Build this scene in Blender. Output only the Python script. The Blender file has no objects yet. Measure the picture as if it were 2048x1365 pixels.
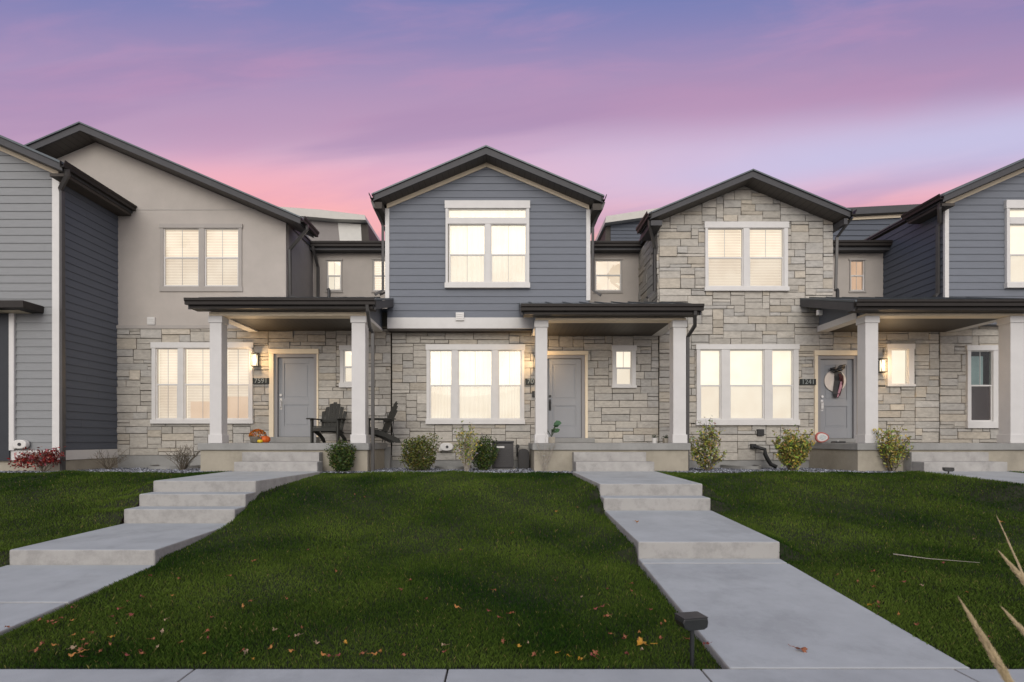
import bpy, math, random
import numpy as np
from mathutils import Vector, Matrix
random.seed(7); rng = np.random.default_rng(7)
R = math.radians
F = 1100.0; CX = 1008.0; HY = 880.0; CZ = 1.63
sc = bpy.context.scene
col = sc.collection

def PX(px, Y): return (px - CX) * Y / F
def PZ(py, Y): return CZ + (HY - py) * Y / F

# ------------------------------------------------------------ materials
def newmat(name):
    m = bpy.data.materials.new(name); m.use_nodes = True
    nt = m.node_tree; b = nt.nodes['Principled BSDF']
    return m, nt, b

def mat(name, c, rough=0.7, var=0.12, scale=6.0, bump=0.0, bscale=60.0, metal=0.0, attr=False, spec=0.3, stain=0.0, stretch=(1, 1, 1)):
    m, nt, b = newmat(name)
    N, L = nt.nodes, nt.links
    b.inputs['Roughness'].default_value = rough
    b.inputs['Metallic'].default_value = metal
    b.inputs['Specular IOR Level'].default_value = spec
    tc = N.new('ShaderNodeTexCoord'); mp = N.new('ShaderNodeMapping'); mp.inputs['Scale'].default_value = stretch
    L.new(tc.outputs['Object'], mp.inputs['Vector'])
    n1 = N.new('ShaderNodeTexNoise'); n1.inputs['Scale'].default_value = scale; n1.inputs['Detail'].default_value = 6; n1.inputs['Roughness'].default_value = .65
    L.new(mp.outputs[0], n1.inputs['Vector'])
    mr = N.new('ShaderNodeMapRange'); mr.inputs['From Min'].default_value = .3; mr.inputs['From Max'].default_value = .7
    mr.inputs['To Min'].default_value = 1 - var; mr.inputs['To Max'].default_value = 1 + var
    L.new(n1.outputs['Fac'], mr.inputs['Value'])
    vm = N.new('ShaderNodeVectorMath'); vm.operation = 'SCALE'
    if attr:
        at = N.new('ShaderNodeAttribute'); at.attribute_name = 'Col'
        L.new(at.outputs['Color'], vm.inputs[0])
    else:
        vm.inputs[0].default_value = c[:3]
    L.new(mr.outputs[0], vm.inputs['Scale'])
    out = vm.outputs[0]
    if stain > 0:
        n2 = N.new('ShaderNodeTexNoise'); n2.inputs['Scale'].default_value = scale * .35; n2.inputs['Detail'].default_value = 9; n2.inputs['Roughness'].default_value = .75
        L.new(mp.outputs[0], n2.inputs['Vector'])
        r2 = N.new('ShaderNodeMapRange'); r2.inputs['From Min'].default_value = .52; r2.inputs['From Max'].default_value = .62
        r2.inputs['To Min'].default_value = 1; r2.inputs['To Max'].default_value = 1 - stain
        L.new(n2.outputs['Fac'], r2.inputs['Value'])
        v2 = N.new('ShaderNodeVectorMath'); v2.operation = 'SCALE'
        L.new(out, v2.inputs[0]); L.new(r2.outputs[0], v2.inputs['Scale']); out = v2.outputs[0]
    L.new(out, b.inputs['Base Color'])
    if bump > 0:
        n3 = N.new('ShaderNodeTexNoise'); n3.inputs['Scale'].default_value = bscale; n3.inputs['Detail'].default_value = 5
        L.new(tc.outputs['Object'], n3.inputs['Vector'])
        bp = N.new('ShaderNodeBump'); bp.inputs['Strength'].default_value = bump; bp.inputs['Distance'].default_value = .01
        L.new(n3.outputs['Fac'], bp.inputs['Height']); L.new(bp.outputs[0], b.inputs['Normal'])
    return m

def lit(name, top, bot, z0=None, strength=1.0, var=.08):
    """a lit window blind / curtain: it glows, a little unevenly"""
    m, nt, b = newmat(name); N, L = nt.nodes, nt.links
    b.inputs['Base Color'].default_value = (.22, .21, .19, 1)
    tc = N.new('ShaderNodeTexCoord')
    n = N.new('ShaderNodeTexNoise'); n.inputs['Scale'].default_value = 1.6; n.inputs['Detail'].default_value = 2
    L.new(tc.outputs['Object'], n.inputs['Vector'])
    mx = N.new('ShaderNodeMix'); mx.data_type = 'RGBA'
    mx.inputs[6].default_value = (*top, 1); mx.inputs[7].default_value = (*bot, 1)
    r = N.new('ShaderNodeMapRange'); r.inputs['From Min'].default_value = .38; r.inputs['From Max'].default_value = .66
    L.new(n.outputs['Fac'], r.inputs['Value']); L.new(r.outputs[0], mx.inputs[0])
    L.new(mx.outputs[2], b.inputs['Emission Color']); b.inputs['Emission Strength'].default_value = strength
    return m

M = {}
M['stone'] = mat('ledge_stone', (.4, .38, .33), .9, .16, 9, .7, 28, attr=True, stain=.12, stretch=(1, 1, 2.2))
M['mortar'] = mat('stone_joint', (.06, .052, .042), .95, .2, 20)
M['blue'] = mat('blue_siding', (.155, .170, .198), .65, .05, 3, .12, 90, stretch=(1, 1, 8))
M['grey'] = mat('grey_siding', (.235, .243, .25), .65, .06, 3, .12, 90, stretch=(1, 1, 8))
M['darkblue_shaded'] = mat('dark_blue_siding_shaded', (.090, .102, .126), .65, .05, 3, .12, 90, stretch=(1, 1, 8))  # dark blue siding; the side walls' shade is put into its colour
M['stucco'] = mat('warm_stucco', (.44, .405, .37), .92, .05, 2.5, .5, 130)
M['stucco2'] = mat('stucco_band', (.385, .36, .335), .92, .05, 2.5, .5, 130)
M['stucco_shaded'] = mat('warm_stucco_shaded', (.27, .25, .24), .92, .05, 2.5, .5, 130)  # darker copy of the stucco, with side-wall shade in its colour
M['white'] = mat('white_trim', (.62, .61, .595), .55, .04, 5, .08, 60)
M['cream'] = mat('cream_trim', (.74, .64, .48), .55, .05, 5, .08, 60)
M['post'] = mat('post_paint', (.58, .57, .56), .5, .04, 4, .06, 50)
M['fascia'] = mat('charcoal_fascia', (.058, .058, .062), .55, .1, 4, .05, 40)
M['gutter'] = mat('bronze_gutter', (.026, .022, .020), .5, .12, 5, .04, 30, metal=.0, spec=.22)
M['metal_roof'] = mat('metal_roof', (.10, .115, .125), .4, .1, 4, .03, 20, metal=.3)
M['spout'] = mat('downspout_paint', (.06, .057, .055), .4, .1, 5, .03, 30, spec=.5)
M['soffit_plain'] = mat('dark_soffit', (.06, .052, .045), .7, .15, 5)
M['door'] = mat('grey_door_paint', (.27, .28, .297), .45, .03, 3, .03, 60)
M['jamb'] = mat('door_jamb_paint', (.26, .255, .26), .5, .04, 3)
M['concrete'] = mat('walk_concrete', (.38, .398, .405), .85, .10, 1.9, .35, 110, stain=.13)
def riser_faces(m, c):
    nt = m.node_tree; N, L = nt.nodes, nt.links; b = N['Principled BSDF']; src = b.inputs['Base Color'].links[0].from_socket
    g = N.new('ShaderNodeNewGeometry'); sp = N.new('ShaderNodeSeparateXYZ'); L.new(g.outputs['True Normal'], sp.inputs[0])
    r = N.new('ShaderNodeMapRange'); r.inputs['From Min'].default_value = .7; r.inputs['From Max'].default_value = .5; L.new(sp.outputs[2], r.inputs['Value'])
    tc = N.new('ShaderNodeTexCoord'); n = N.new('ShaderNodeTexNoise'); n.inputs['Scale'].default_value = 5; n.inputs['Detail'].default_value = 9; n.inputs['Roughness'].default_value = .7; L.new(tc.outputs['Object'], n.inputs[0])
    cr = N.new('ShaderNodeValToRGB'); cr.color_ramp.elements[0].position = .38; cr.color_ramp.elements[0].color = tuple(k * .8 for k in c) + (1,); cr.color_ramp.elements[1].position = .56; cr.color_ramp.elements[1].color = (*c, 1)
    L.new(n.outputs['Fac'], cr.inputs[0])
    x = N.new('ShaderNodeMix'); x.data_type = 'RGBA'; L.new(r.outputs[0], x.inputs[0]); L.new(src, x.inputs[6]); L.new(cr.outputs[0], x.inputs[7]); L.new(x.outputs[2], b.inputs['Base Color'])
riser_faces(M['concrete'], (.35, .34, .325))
M['riser'] = mat('riser_concrete', (.36, .35, .335), .9, .14, 3.5, .45, 60, stain=.2)
M['founda'] = mat('foundation_concrete', (.35, .32, .26), .92, .10, 2.0, .35, 40, stain=.14)
M['foundg'] = mat('grey_foundation', (.28, .28, .27), .92, .10, 2.0, .35, 40, stain=.12)
M['soil'] = mat('soil', (.02, .022, .012), .95, .4, 12, .8, 60)
M['road'] = mat('street_asphalt', (.05, .05, .052), .9, .2, 10, .5, 80)
M['black'] = mat('black_plastic', (.012, .012, .013), .45, .1, 5, spec=.5)
M['blackmetal'] = mat('powder_coated_metal', (.014, .016, .016), .38, .15, 8, .1, 60, spec=.5)
M['steel'] = mat('brushed_nickel', (.55, .54, .52), .28, .1, 8, metal=1)
M['ac'] = mat('condenser_metal', (.024, .023, .026), .42, .12, 4, .05, 40, spec=.5)
M['wood'] = mat('weathered_chair_wood', (.036, .036, .032), .75, .3, 12, .4, 60, stretch=(6, 6, 1))
M['plate'] = mat('number_plate', (.018, .022, .02), .4, .1, 6)
M['silver'] = mat('numeral_silver', (.26, .28, .27), .4, .1, 6, metal=.3)
M['whiteplastic'] = mat('white_plastic', (.62, .61, .59), .4, .05, 5)
M['redpaint'] = mat('red_lettering', (.42, .05, .05), .6, .1, 6)
M['orange'] = mat('orange_pumpkin', (.52, .10, .015), .5, .2, 10, .3, 40)
M['mum'] = mat('orange_flower', (.50, .13, .012), .8, .3, 20, .5, 60)
M['yellow'] = mat('yellow_gourd', (.62, .45, .03), .5, .15, 12)
M['basket'] = mat('grey_basket', (.16, .145, .12), .9, .3, 25, .6, 60)
M['terra'] = mat('clay_pot', (.34, .31, .26), .8, .15, 10, .3, 50)
M['wreath'] = mat('cream_board', (.62, .57, .52), .7, .1, 8)
M['pink'] = mat('pink_ribbon', (.42, .22, .27), .7, .3, 30)
M['darkred'] = mat('dark_red_ribbon', (.05, .012, .015), .7, .3, 30)
M['pinkrim'] = mat('red_rim', (.42, .12, .10), .6, .15, 12)
M['paleface'] = mat('pale_face', (.45, .48, .48), .5, .3, 20)
M['leaf'] = mat('leaf_colours', (.1, .1, .1), .6, .15, 40, attr=True)
M['twig'] = mat('grey_twig', (.13, .11, .085), .9, .2, 20)
M['palewood'] = mat('pale_twig', (.32, .29, .25), .9, .2, 20)
M['pebble'] = mat('gravel_stone', (.2, .2, .2), .85, .1, 40, attr=True)
M['blade'] = mat('grass_blade', (.1, .1, .1), .8, .1, 3, attr=True, spec=.04)
M['straw'] = mat('dry_straw', (.44, .35, .21), .85, .2, 20, .5, 90)
M['lightmetal'] = mat('pale_roof_edge', (.52, .50, .46), .5, .06, 4)
M['whitepanel'] = mat('white_panel', (.60, .59, .55), .6, .05, 4)
M['interior'] = mat('dark_room', (.05, .055, .06), .8, .2, 3)
M['tealreflect'] = mat('painted_teal_reflection', (.22, .32, .32), .6, .15, 3)

def planks(name, c, axis, scale):
    m, nt, b = newmat(name); N, L = nt.nodes, nt.links
    tc = N.new('ShaderNodeTexCoord'); w = N.new('ShaderNodeTexWave'); w.bands_direction = axis
    w.inputs['Scale'].default_value = scale; w.inputs['Distortion'].default_value = 0; w.wave_profile = 'SAW'
    L.new(tc.outputs['Object'], w.inputs['Vector'])
    cr = N.new('ShaderNodeValToRGB'); cr.color_ramp.elements[0].position = 0; cr.color_ramp.elements[0].color = (c[0] * .25, c[1] * .25, c[2] * .25, 1)
    cr.color_ramp.elements[1].position = .14; cr.color_ramp.elements[1].color = (*c, 1)
    L.new(w.outputs['Fac'], cr.inputs[0]); L.new(cr.outputs[0], b.inputs['Base Color'])
    bp = N.new('ShaderNodeBump'); bp.inputs['Strength'].default_value = .5; bp.inputs['Distance'].default_value = .01
    L.new(w.outputs['Fac'], bp.inputs['Height']); L.new(bp.outputs[0], b.inputs['Normal'])
    b.inputs['Roughness'].default_value = .6
    return m
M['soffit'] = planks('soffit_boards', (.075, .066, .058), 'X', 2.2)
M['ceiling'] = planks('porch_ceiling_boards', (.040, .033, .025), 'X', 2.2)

M['shade'] = lit('lit_blind', (.95, .86, .69), (.88, .77, .60), strength=1.0)
M['shade_low'] = lit('lit_blind_lower', (.86, .72, .53), (.80, .65, .46), strength=.95)
M['shade_bright'] = lit('lit_blind_bright', (1.0, .90, .68), (1.0, .86, .62), strength=1.05)
M['room'] = lit('lit_room', (.80, .68, .53), (.68, .55, .41), strength=.95)
M['warmroom'] = lit('warm_lit_room', (.66, .45, .31), (.56, .38, .26), strength=.85)
M['floorglow'] = lit('lit_wood_floor', (.86, .62, .42), (.78, .54, .35), strength=.85)
M['bulb'] = lit('lamp_glass', (1.0, .88, .66), (1.0, .80, .52), strength=1.3)
M['amber'] = lit('amber_lamp_glass', (1.0, .62, .18), (1.0, .5, .12), strength=1.2)

def glassmat():
    m = bpy.data.materials.new('window_glass'); m.use_nodes = True
    nt = m.node_tree; N, L = nt.nodes, nt.links; N.clear()
    o = N.new('ShaderNodeOutputMaterial'); mix = N.new('ShaderNodeMixShader')
    t = N.new('ShaderNodeBsdfTransparent'); g = N.new('ShaderNodeBsdfGlossy'); g.inputs['Roughness'].default_value = .02
    f = N.new('ShaderNodeFresnel'); f.inputs['IOR'].default_value = 1.5
    L.new(f.outputs[0], mix.inputs[0]); L.new(t.outputs[0], mix.inputs[1]); L.new(g.outputs[0], mix.inputs[2]); L.new(mix.outputs[0], o.inputs[0])
    return m
M['glass'] = glassmat()
def screenmat():
    m = bpy.data.materials.new('insect_screen'); m.use_nodes = True
    nt = m.node_tree; N, L = nt.nodes, nt.links; N.clear()
    o = N.new('ShaderNodeOutputMaterial'); mix = N.new('ShaderNodeMixShader'); mix.inputs[0].default_value = .22
    t = N.new('ShaderNodeBsdfTransparent'); g = N.new('ShaderNodeBsdfDiffuse'); g.inputs[0].default_value = (.25, .22, .22, 1)
    L.new(t.outputs[0], mix.inputs[1]); L.new(g.outputs[0], mix.inputs[2]); L.new(mix.outputs[0], o.inputs[0])
    return m
M['screen'] = screenmat()

# ------------------------------------------------------------ mesh building
ORG = {}
class MB:
    def __init__(s): s.v = []; s.f = []; s.c = []; s.cur = (1, 1, 1)
    def add(s, vs, fs):
        n = len(s.v); s.v += [tuple(p) for p in vs]; s.f += [tuple(n + i for i in f) for f in fs]; s.c += [s.cur] * len(vs)
    def box(s, x0, x1, y0, y1, z0, z1):
        x0, x1 = min(x0, x1), max(x0, x1); y0, y1 = min(y0, y1), max(y0, y1); z0, z1 = min(z0, z1), max(z0, z1)
        s.add([(x0, y0, z0), (x1, y0, z0), (x1, y1, z0), (x0, y1, z0), (x0, y0, z1), (x1, y0, z1), (x1, y1, z1), (x0, y1, z1)],
              [(0, 3, 2, 1), (4, 5, 6, 7), (0, 1, 5, 4), (1, 2, 6, 5), (2, 3, 7, 6), (3, 0, 4, 7)])
        return s
    def prism(s, poly, y0, y1):          # poly in XZ, CCW seen from -Y
        n = len(poly)
        s.add([(x, y0, z) for x, z in poly] + [(x, y1, z) for x, z in poly],
              [tuple(range(n)), tuple(range(2 * n - 1, n - 1, -1))] + [(i, i + n, (i + 1) % n + n, (i + 1) % n) for i in range(n)])
        return s
    def prismx(s, poly, x0, x1):         # poly in YZ extruded along X
        n = len(poly)
        s.add([(x0, y, z) for y, z in poly] + [(x1, y, z) for y, z in poly],
              [tuple(range(n)), tuple(range(2 * n - 1, n - 1, -1))] + [(i, i + n, (i + 1) % n + n, (i + 1) % n) for i in range(n)])
        return s
    def prismz(s, poly, z0, z1):
        n = len(poly)
        s.add([(x, y, z0) for x, y in poly] + [(x, y, z1) for x, y in poly],
              [tuple(range(n - 1, -1, -1)), tuple(range(n, 2 * n))] + [(i, (i + 1) % n, (i + 1) % n + n, i + n) for i in range(n)])
        return s
    def tube(s, path, r, n=8, cap=True, flat=1.0):
        path = [Vector(p) for p in path]; rs = r if isinstance(r, (list, tuple)) else [r] * len(path)
        rings = []; up = None
        for i, p in enumerate(path):
            d = (path[min(i + 1, len(path) - 1)] - path[max(i - 1, 0)]).normalized()
            if up is None:
                up = Vector((0, 1, 0)) if abs(d.y) < .9 else Vector((1, 0, 0))
            a = d.cross(up).normalized(); b = a.cross(d).normalized(); up = b
            ph = math.pi / 4 if n == 4 else 0
            rings.append([p + a * rs[i] * math.cos(2 * math.pi * k / n + ph) + b * rs[i] * flat * math.sin(2 * math.pi * k / n + ph) for k in range(n)])
        vs = [q for r_ in rings for q in r_]; fs = []
        for i in range(len(rings) - 1):
            for k in range(n):
                fs.append((i * n + k, i * n + (k + 1) % n, (i + 1) * n + (k + 1) % n, (i + 1) * n + k))
        if cap: fs += [tuple(range(n - 1, -1, -1)), tuple((len(rings) - 1) * n + k for k in range(n))]
        s.add(vs, fs); return s
    def lathe(s, cx, cy, prof, n=20, sx=1, sy=1):
        vs = []; fs = []
        for r, z in prof:
            for k in range(n): vs.append((cx + sx * r * math.cos(2 * math.pi * k / n), cy + sy * r * math.sin(2 * math.pi * k / n), z))
        for i in range(len(prof) - 1):
            for k in range(n): fs.append((i * n + k, i * n + (k + 1) % n, (i + 1) * n + (k + 1) % n, (i + 1) * n + k))
        fs += [tuple(range(n - 1, -1, -1)), tuple((len(prof) - 1) * n + k for k in range(n))]
        s.add(vs, fs); return s
    def build(s, name, m, parent=None, org=None, bevel=0, smooth=False, colors=False):
        if parent is not None: org = ORG[parent.name]
        if org is None: org = Vector((0, 0, 0))
        org = Vector(org)
        me = bpy.data.meshes.new(name)
        me.from_pydata([(x - org.x, y - org.y, z - org.z) for x, y, z in s.v], [], s.f)
        if colors:
            a = me.color_attributes.new('Col', 'FLOAT_COLOR', 'POINT')
            a.data.foreach_set('color', np.array([(*c, 1) for c in s.c], dtype=np.float32).ravel())
        me.materials.append(m); me.update()
        if smooth: me.polygons.foreach_set('use_smooth', [True] * len(me.polygons))
        o = bpy.data.objects.new(name, me); col.objects.link(o)
        if parent is not None: o.parent = parent
        else: o.location = org
        ORG[o.name] = org
        if bevel:
            b = o.modifiers.new('bevel', 'BEVEL'); b.width = bevel; b.segments = 2; b.limit_method = 'ANGLE'; b.angle_limit = R(40)
        return o

def B(x0, x1, y0, y1, z0, z1): return MB().box(x0, x1, y0, y1, z0, z1)
def tag(o, label=None, cat=None, group=None, kind=None):
    if label: o['label'] = label
    if cat: o['category'] = cat
    if group: o['group'] = group
    if kind: o['kind'] = kind
    return o
def thing(name, loc, label, cat, group=None):
    o = bpy.data.objects.new(name, None); col.objects.link(o); o.location = loc; o.empty_display_size = .2
    ORG[o.name] = Vector(loc); return tag(o, label, cat, group)
def struct(o): o['kind'] = 'structure'; return o

# ------------------------------------------------------------ wall surfaces on any plane.  T(u, z, d): d = metres out of the wall
def planeY(Y): return lambda u, z, d: (u, Y - d, z)
def planeX(X, sgn): return lambda u, z, d: (X + sgn * d, u, z)      # sgn +1 faces +X, u = Y
def top_at(tops, u):
    for (a, za), (b, zb) in zip(tops, tops[1:]):
        if a <= u <= b: return za + (zb - za) * (u - a) / max(b - a, 1e-9)
    return tops[-1][1]

def backing(T, tops, zb, holes, thick=.15):
    """solid wall with rectangular holes"""
    mb = MB()
    us = sorted(set([p[0] for p in tops] + [h[0] for h in holes] + [h[1] for h in holes]))
    us = [u for u in us if tops[0][0] - 1e-6 <= u <= tops[-1][0] + 1e-6]
    for a, b in zip(us, us[1:]):
        if b - a < 1e-4: continue
        mid = (a + b) / 2
        hs = sorted([(h[2], h[3]) for h in holes if h[0] < mid < h[1]])
        lo = zb; segs = []
        for h0, h1 in hs:
            segs.append((lo, h0, False)); lo = h1
        segs.append((lo, None, True))
        for z0, z1, istop in segs:
            za, zc = (top_at(tops, a + 1e-7), top_at(tops, b - 1e-7)) if istop else (z1, z1)
            if za - z0 < 1e-3 and zc - z0 < 1e-3: continue
            vs = [T(a, z0, 0), T(b, z0, 0), T(b, zc, 0), T(a, za, 0), T(a, z0, -thick), T(b, z0, -thick), T(b, zc, -thick), T(a, za, -thick)]
            mb.add(vs, [(0, 1, 2, 3), (7, 6, 5, 4), (0, 4, 5, 1), (1, 5, 6, 2), (2, 6, 7, 3), (3, 7, 4, 0)])
    return mb

def clip(poly, a, b, c):                 # keep a*u + b*z <= c
    out = []
    for i in range(len(poly)):
        p, q = poly[i], poly[(i + 1) % len(poly)]
        dp = a * p[0] + b * p[1] - c; dq = a * q[0] + b * q[1] - c
        if dp <= 0: out.append(p)
        if (dp < 0 < dq) or (dq < 0 < dp):
            t = dp / (dp - dq); out.append((p[0] + (q[0] - p[0]) * t, p[1] + (q[1] - p[1]) * t))
    return out

def siding(T, tops, zb, holes, pitch=.175, proud=.016):
    mb = MB(); umin, umax = tops[0][0], tops[-1][0]; zmax = max(p[1] for p in tops)
    planes = []
    for (a, za), (b, zc) in zip(tops, tops[1:]):
        if b - a > 1e-6:
            sl = (zc - za) / (b - a); planes.append((-sl, 1, za - sl * a))
    z = zb; jr = random.Random(int(zb * 1000) + int(umin * 100)); rows = 0
    while z < zmax:
        z1 = z + pitch
        zs = sorted(set([z, z1] + [k for h in holes for k in (h[2], h[3]) if z < k < z1]))
        for s0, s1 in zip(zs, zs[1:]):
            mid = (s0 + s1) / 2
            hs = sorted([(h[0], h[1]) for h in holes if h[2] < mid < h[3]]); lo = umin; iv = []
            for h0, h1 in hs:
                if h0 > lo: iv.append((lo, h0))
                lo = max(lo, h1)
            if lo < umax: iv.append((lo, umax))
            for a, b in iv:
                poly = [(a, s0), (b, s0), (b, s1), (a, s1)]
                for pl in planes:
                    poly = clip(poly, *pl)
                    if len(poly) < 3: break
                if len(poly) < 3: continue
                D = lambda q: .004 + proud * (z1 - q) / pitch
                vs = [T(u, q, D(q)) for u, q in poly]
                mb.add(vs, [tuple(range(len(vs)))])
                if s0 == z and s1 == z1 and b - a > 1.5:
                    uj = a + (b - a) * jr.random(); rows += 1
                    if rows % 2 == 0 and a + .1 < uj < b - .1 and all(pl[0] * uj + pl[1] * s1 <= pl[2] for pl in planes):
                        mb.add([T(uj - .0025, s0 + .003, D(s0) + .0015), T(uj + .0025, s0 + .003, D(s0) + .0015), T(uj + .0025, s1 - .004, D(s1) + .0015), T(uj - .0025, s1 - .004, D(s1) + .0015),
                                T(uj - .0025, s0 + .003, D(s0) - .002), T(uj + .0025, s0 + .003, D(s0) - .002), T(uj + .0025, s1 - .004, D(s1) - .002), T(uj - .0025, s1 - .004, D(s1) - .002)], [(0, 1, 2, 3), (0, 4, 5, 1), (1, 5, 6, 2), (3, 2, 6, 7), (0, 3, 7, 4)])
                if s0 == z:
                    bl = [p for p in poly if abs(p[1] - s0) < 1e-6]
                    if len(bl) >= 2:
                        u0, u1 = min(p[0] for p in bl), max(p[0] for p in bl)
                        mb.add([T(u0, s0, 0), T(u1, s0, 0), T(u1, s0, D(s0)), T(u0, s0, D(s0))], [(0, 1, 2, 3)])
        z = z1
    return mb

def stones(T, tops, zb, holes, seed=1, cell=.09, flip=False):
    rn = random.Random(seed)
    mb = MB(); umin, umax = tops[0][0], tops[-1][0]; zmax = max(p[1] for p in tops)
    planes = []
    for (a, za), (b, zc) in zip(tops, tops[1:]):
        if b - a > 1e-6:
            sl = (zc - za) / (b - a); planes.append((-sl, 1, za - sl * a))
    cw = .09; nu = int(math.ceil((umax - umin) / cw)); nz = int(math.ceil((zmax - zb) / cell))
    occ = [[False] * nu for _ in range(nz)]
    # row heights wander a little
    zl = [zb]
    for i in range(nz): zl.append(zl[-1] + cell * rn.uniform(.9, 1.1))
    for r in range(nz):
        for c in range(nu):
            if occ[r][c]: continue
            h = rn.choices([1, 2, 3], [.28, .62, .10])[0]
            w = rn.randint(3, 9) if h < 3 else rn.randint(4, 7)
            if h == 1: w = rn.randint(3, 7)
            h = min(h, nz - r); ww = 0
            while ww < w and c + ww < nu and not occ[r][c + ww]: ww += 1
            if c + ww < nu and not occ[r][c + ww]:
                # do not leave slivers
                k = 0
                while c + ww + k < nu and not occ[r][c + ww + k] and k < 3: k += 1
                if k < 2: ww += k
            hh = 1
            while hh < h and all(not occ[r + hh][c + q] for q in range(ww)): hh += 1
            for a in range(hh):
                for q in range(ww): occ[r + a][c + q] = True
            rects = [(umin + c * cw, min(umin + (c + ww) * cw, umax), zl[r], zl[r + hh])]
            for hl in holes:
                nr = []
                for (a, b, z0, z1) in rects:
                    if hl[0] >= b or hl[1] <= a or hl[2] >= z1 or hl[3] <= z0: nr.append((a, b, z0, z1)); continue
                    if hl[2] > z0: nr.append((a, b, z0, hl[2]))
                    if hl[3] < z1: nr.append((a, b, hl[3], z1))
                    y0, y1 = max(z0, hl[2]), min(z1, hl[3])
                    if hl[0] > a: nr.append((a, hl[0], y0, y1))
                    if hl[1] < b: nr.append((hl[1], b, y0, y1))
                rects = nr
            g = rn.gauss(1, .065); tone = rn.random()
            base = (.425, .40, .355) if tone < .6 else ((.40, .385, .355) if tone < .85 else (.44, .40, .335))
            mb.cur = tuple(max(.1, k * g) for k in base)
            d0 = rn.uniform(.022, .045)
            tl = rn.uniform(-.006, .006); tz = rn.uniform(-.008, .008)
            for (a, b, z0, z1) in rects:
                if b - a < .03 or z1 - z0 < .02: continue
                g_ = .0055; j = lambda: rn.uniform(-.003, .004)
                poly = [(a + g_ + j(), z0 + g_ + j()), (b - g_ + j(), z0 + g_ + j()), (b - g_ + j(), z1 - g_ + j()), (a + g_ + j(), z1 - g_ + j())]
                for pl in planes:
                    poly = clip(poly, *pl)
                    if len(poly) < 3: break
                if len(poly) < 3: continue
                cu = sum(p[0] for p in poly) / len(poly); cz = sum(p[1] for p in poly) / len(poly)
                wu = max(abs(p[0] - cu) for p in poly) or 1; wz = max(abs(p[1] - cz) for p in poly) or 1
                if wu < .01 or wz < .01: continue
                n = len(poly); ins = min(.009, wu * .3, wz * .3)
                front = [(cu + (p[0] - cu) * (1 - ins / wu), cz + (p[1] - cz) * (1 - ins / wz)) for p in poly]
                vs = [T(u, z, 0) for u, z in poly] + [T(u, z, d0 - .006) for u, z in poly] + \
                     [T(u, z, d0 + tl * (u - cu) / wu + tz * (z - cz) / wz) for u, z in front]
                fs = [tuple(range(2 * n, 3 * n))]
                for i in range(n):
                    k = (i + 1) % n
                    fs += [(i, k, k + n, i + n), (i + n, k + n, k + 2 * n, i + 2 * n)]
                mb.add(vs, fs)
    return mb

# ------------------------------------------------------------ planes of the terrace
YF, YW, YC, YR = 12.09, 13.92, 13.65, 15.9
XA, XB, XC, XD, XE = -9.78, -5.52, -2.85, 3.92, 11.0      # party lines and corners
ZFL = 1.555                                                # porch floors
ZG = .90

def hole(x0, x1, y0, y1, Y): return (PX(x0, Y), PX(x1, Y), PZ(y1, Y), PZ(y0, Y))

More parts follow.
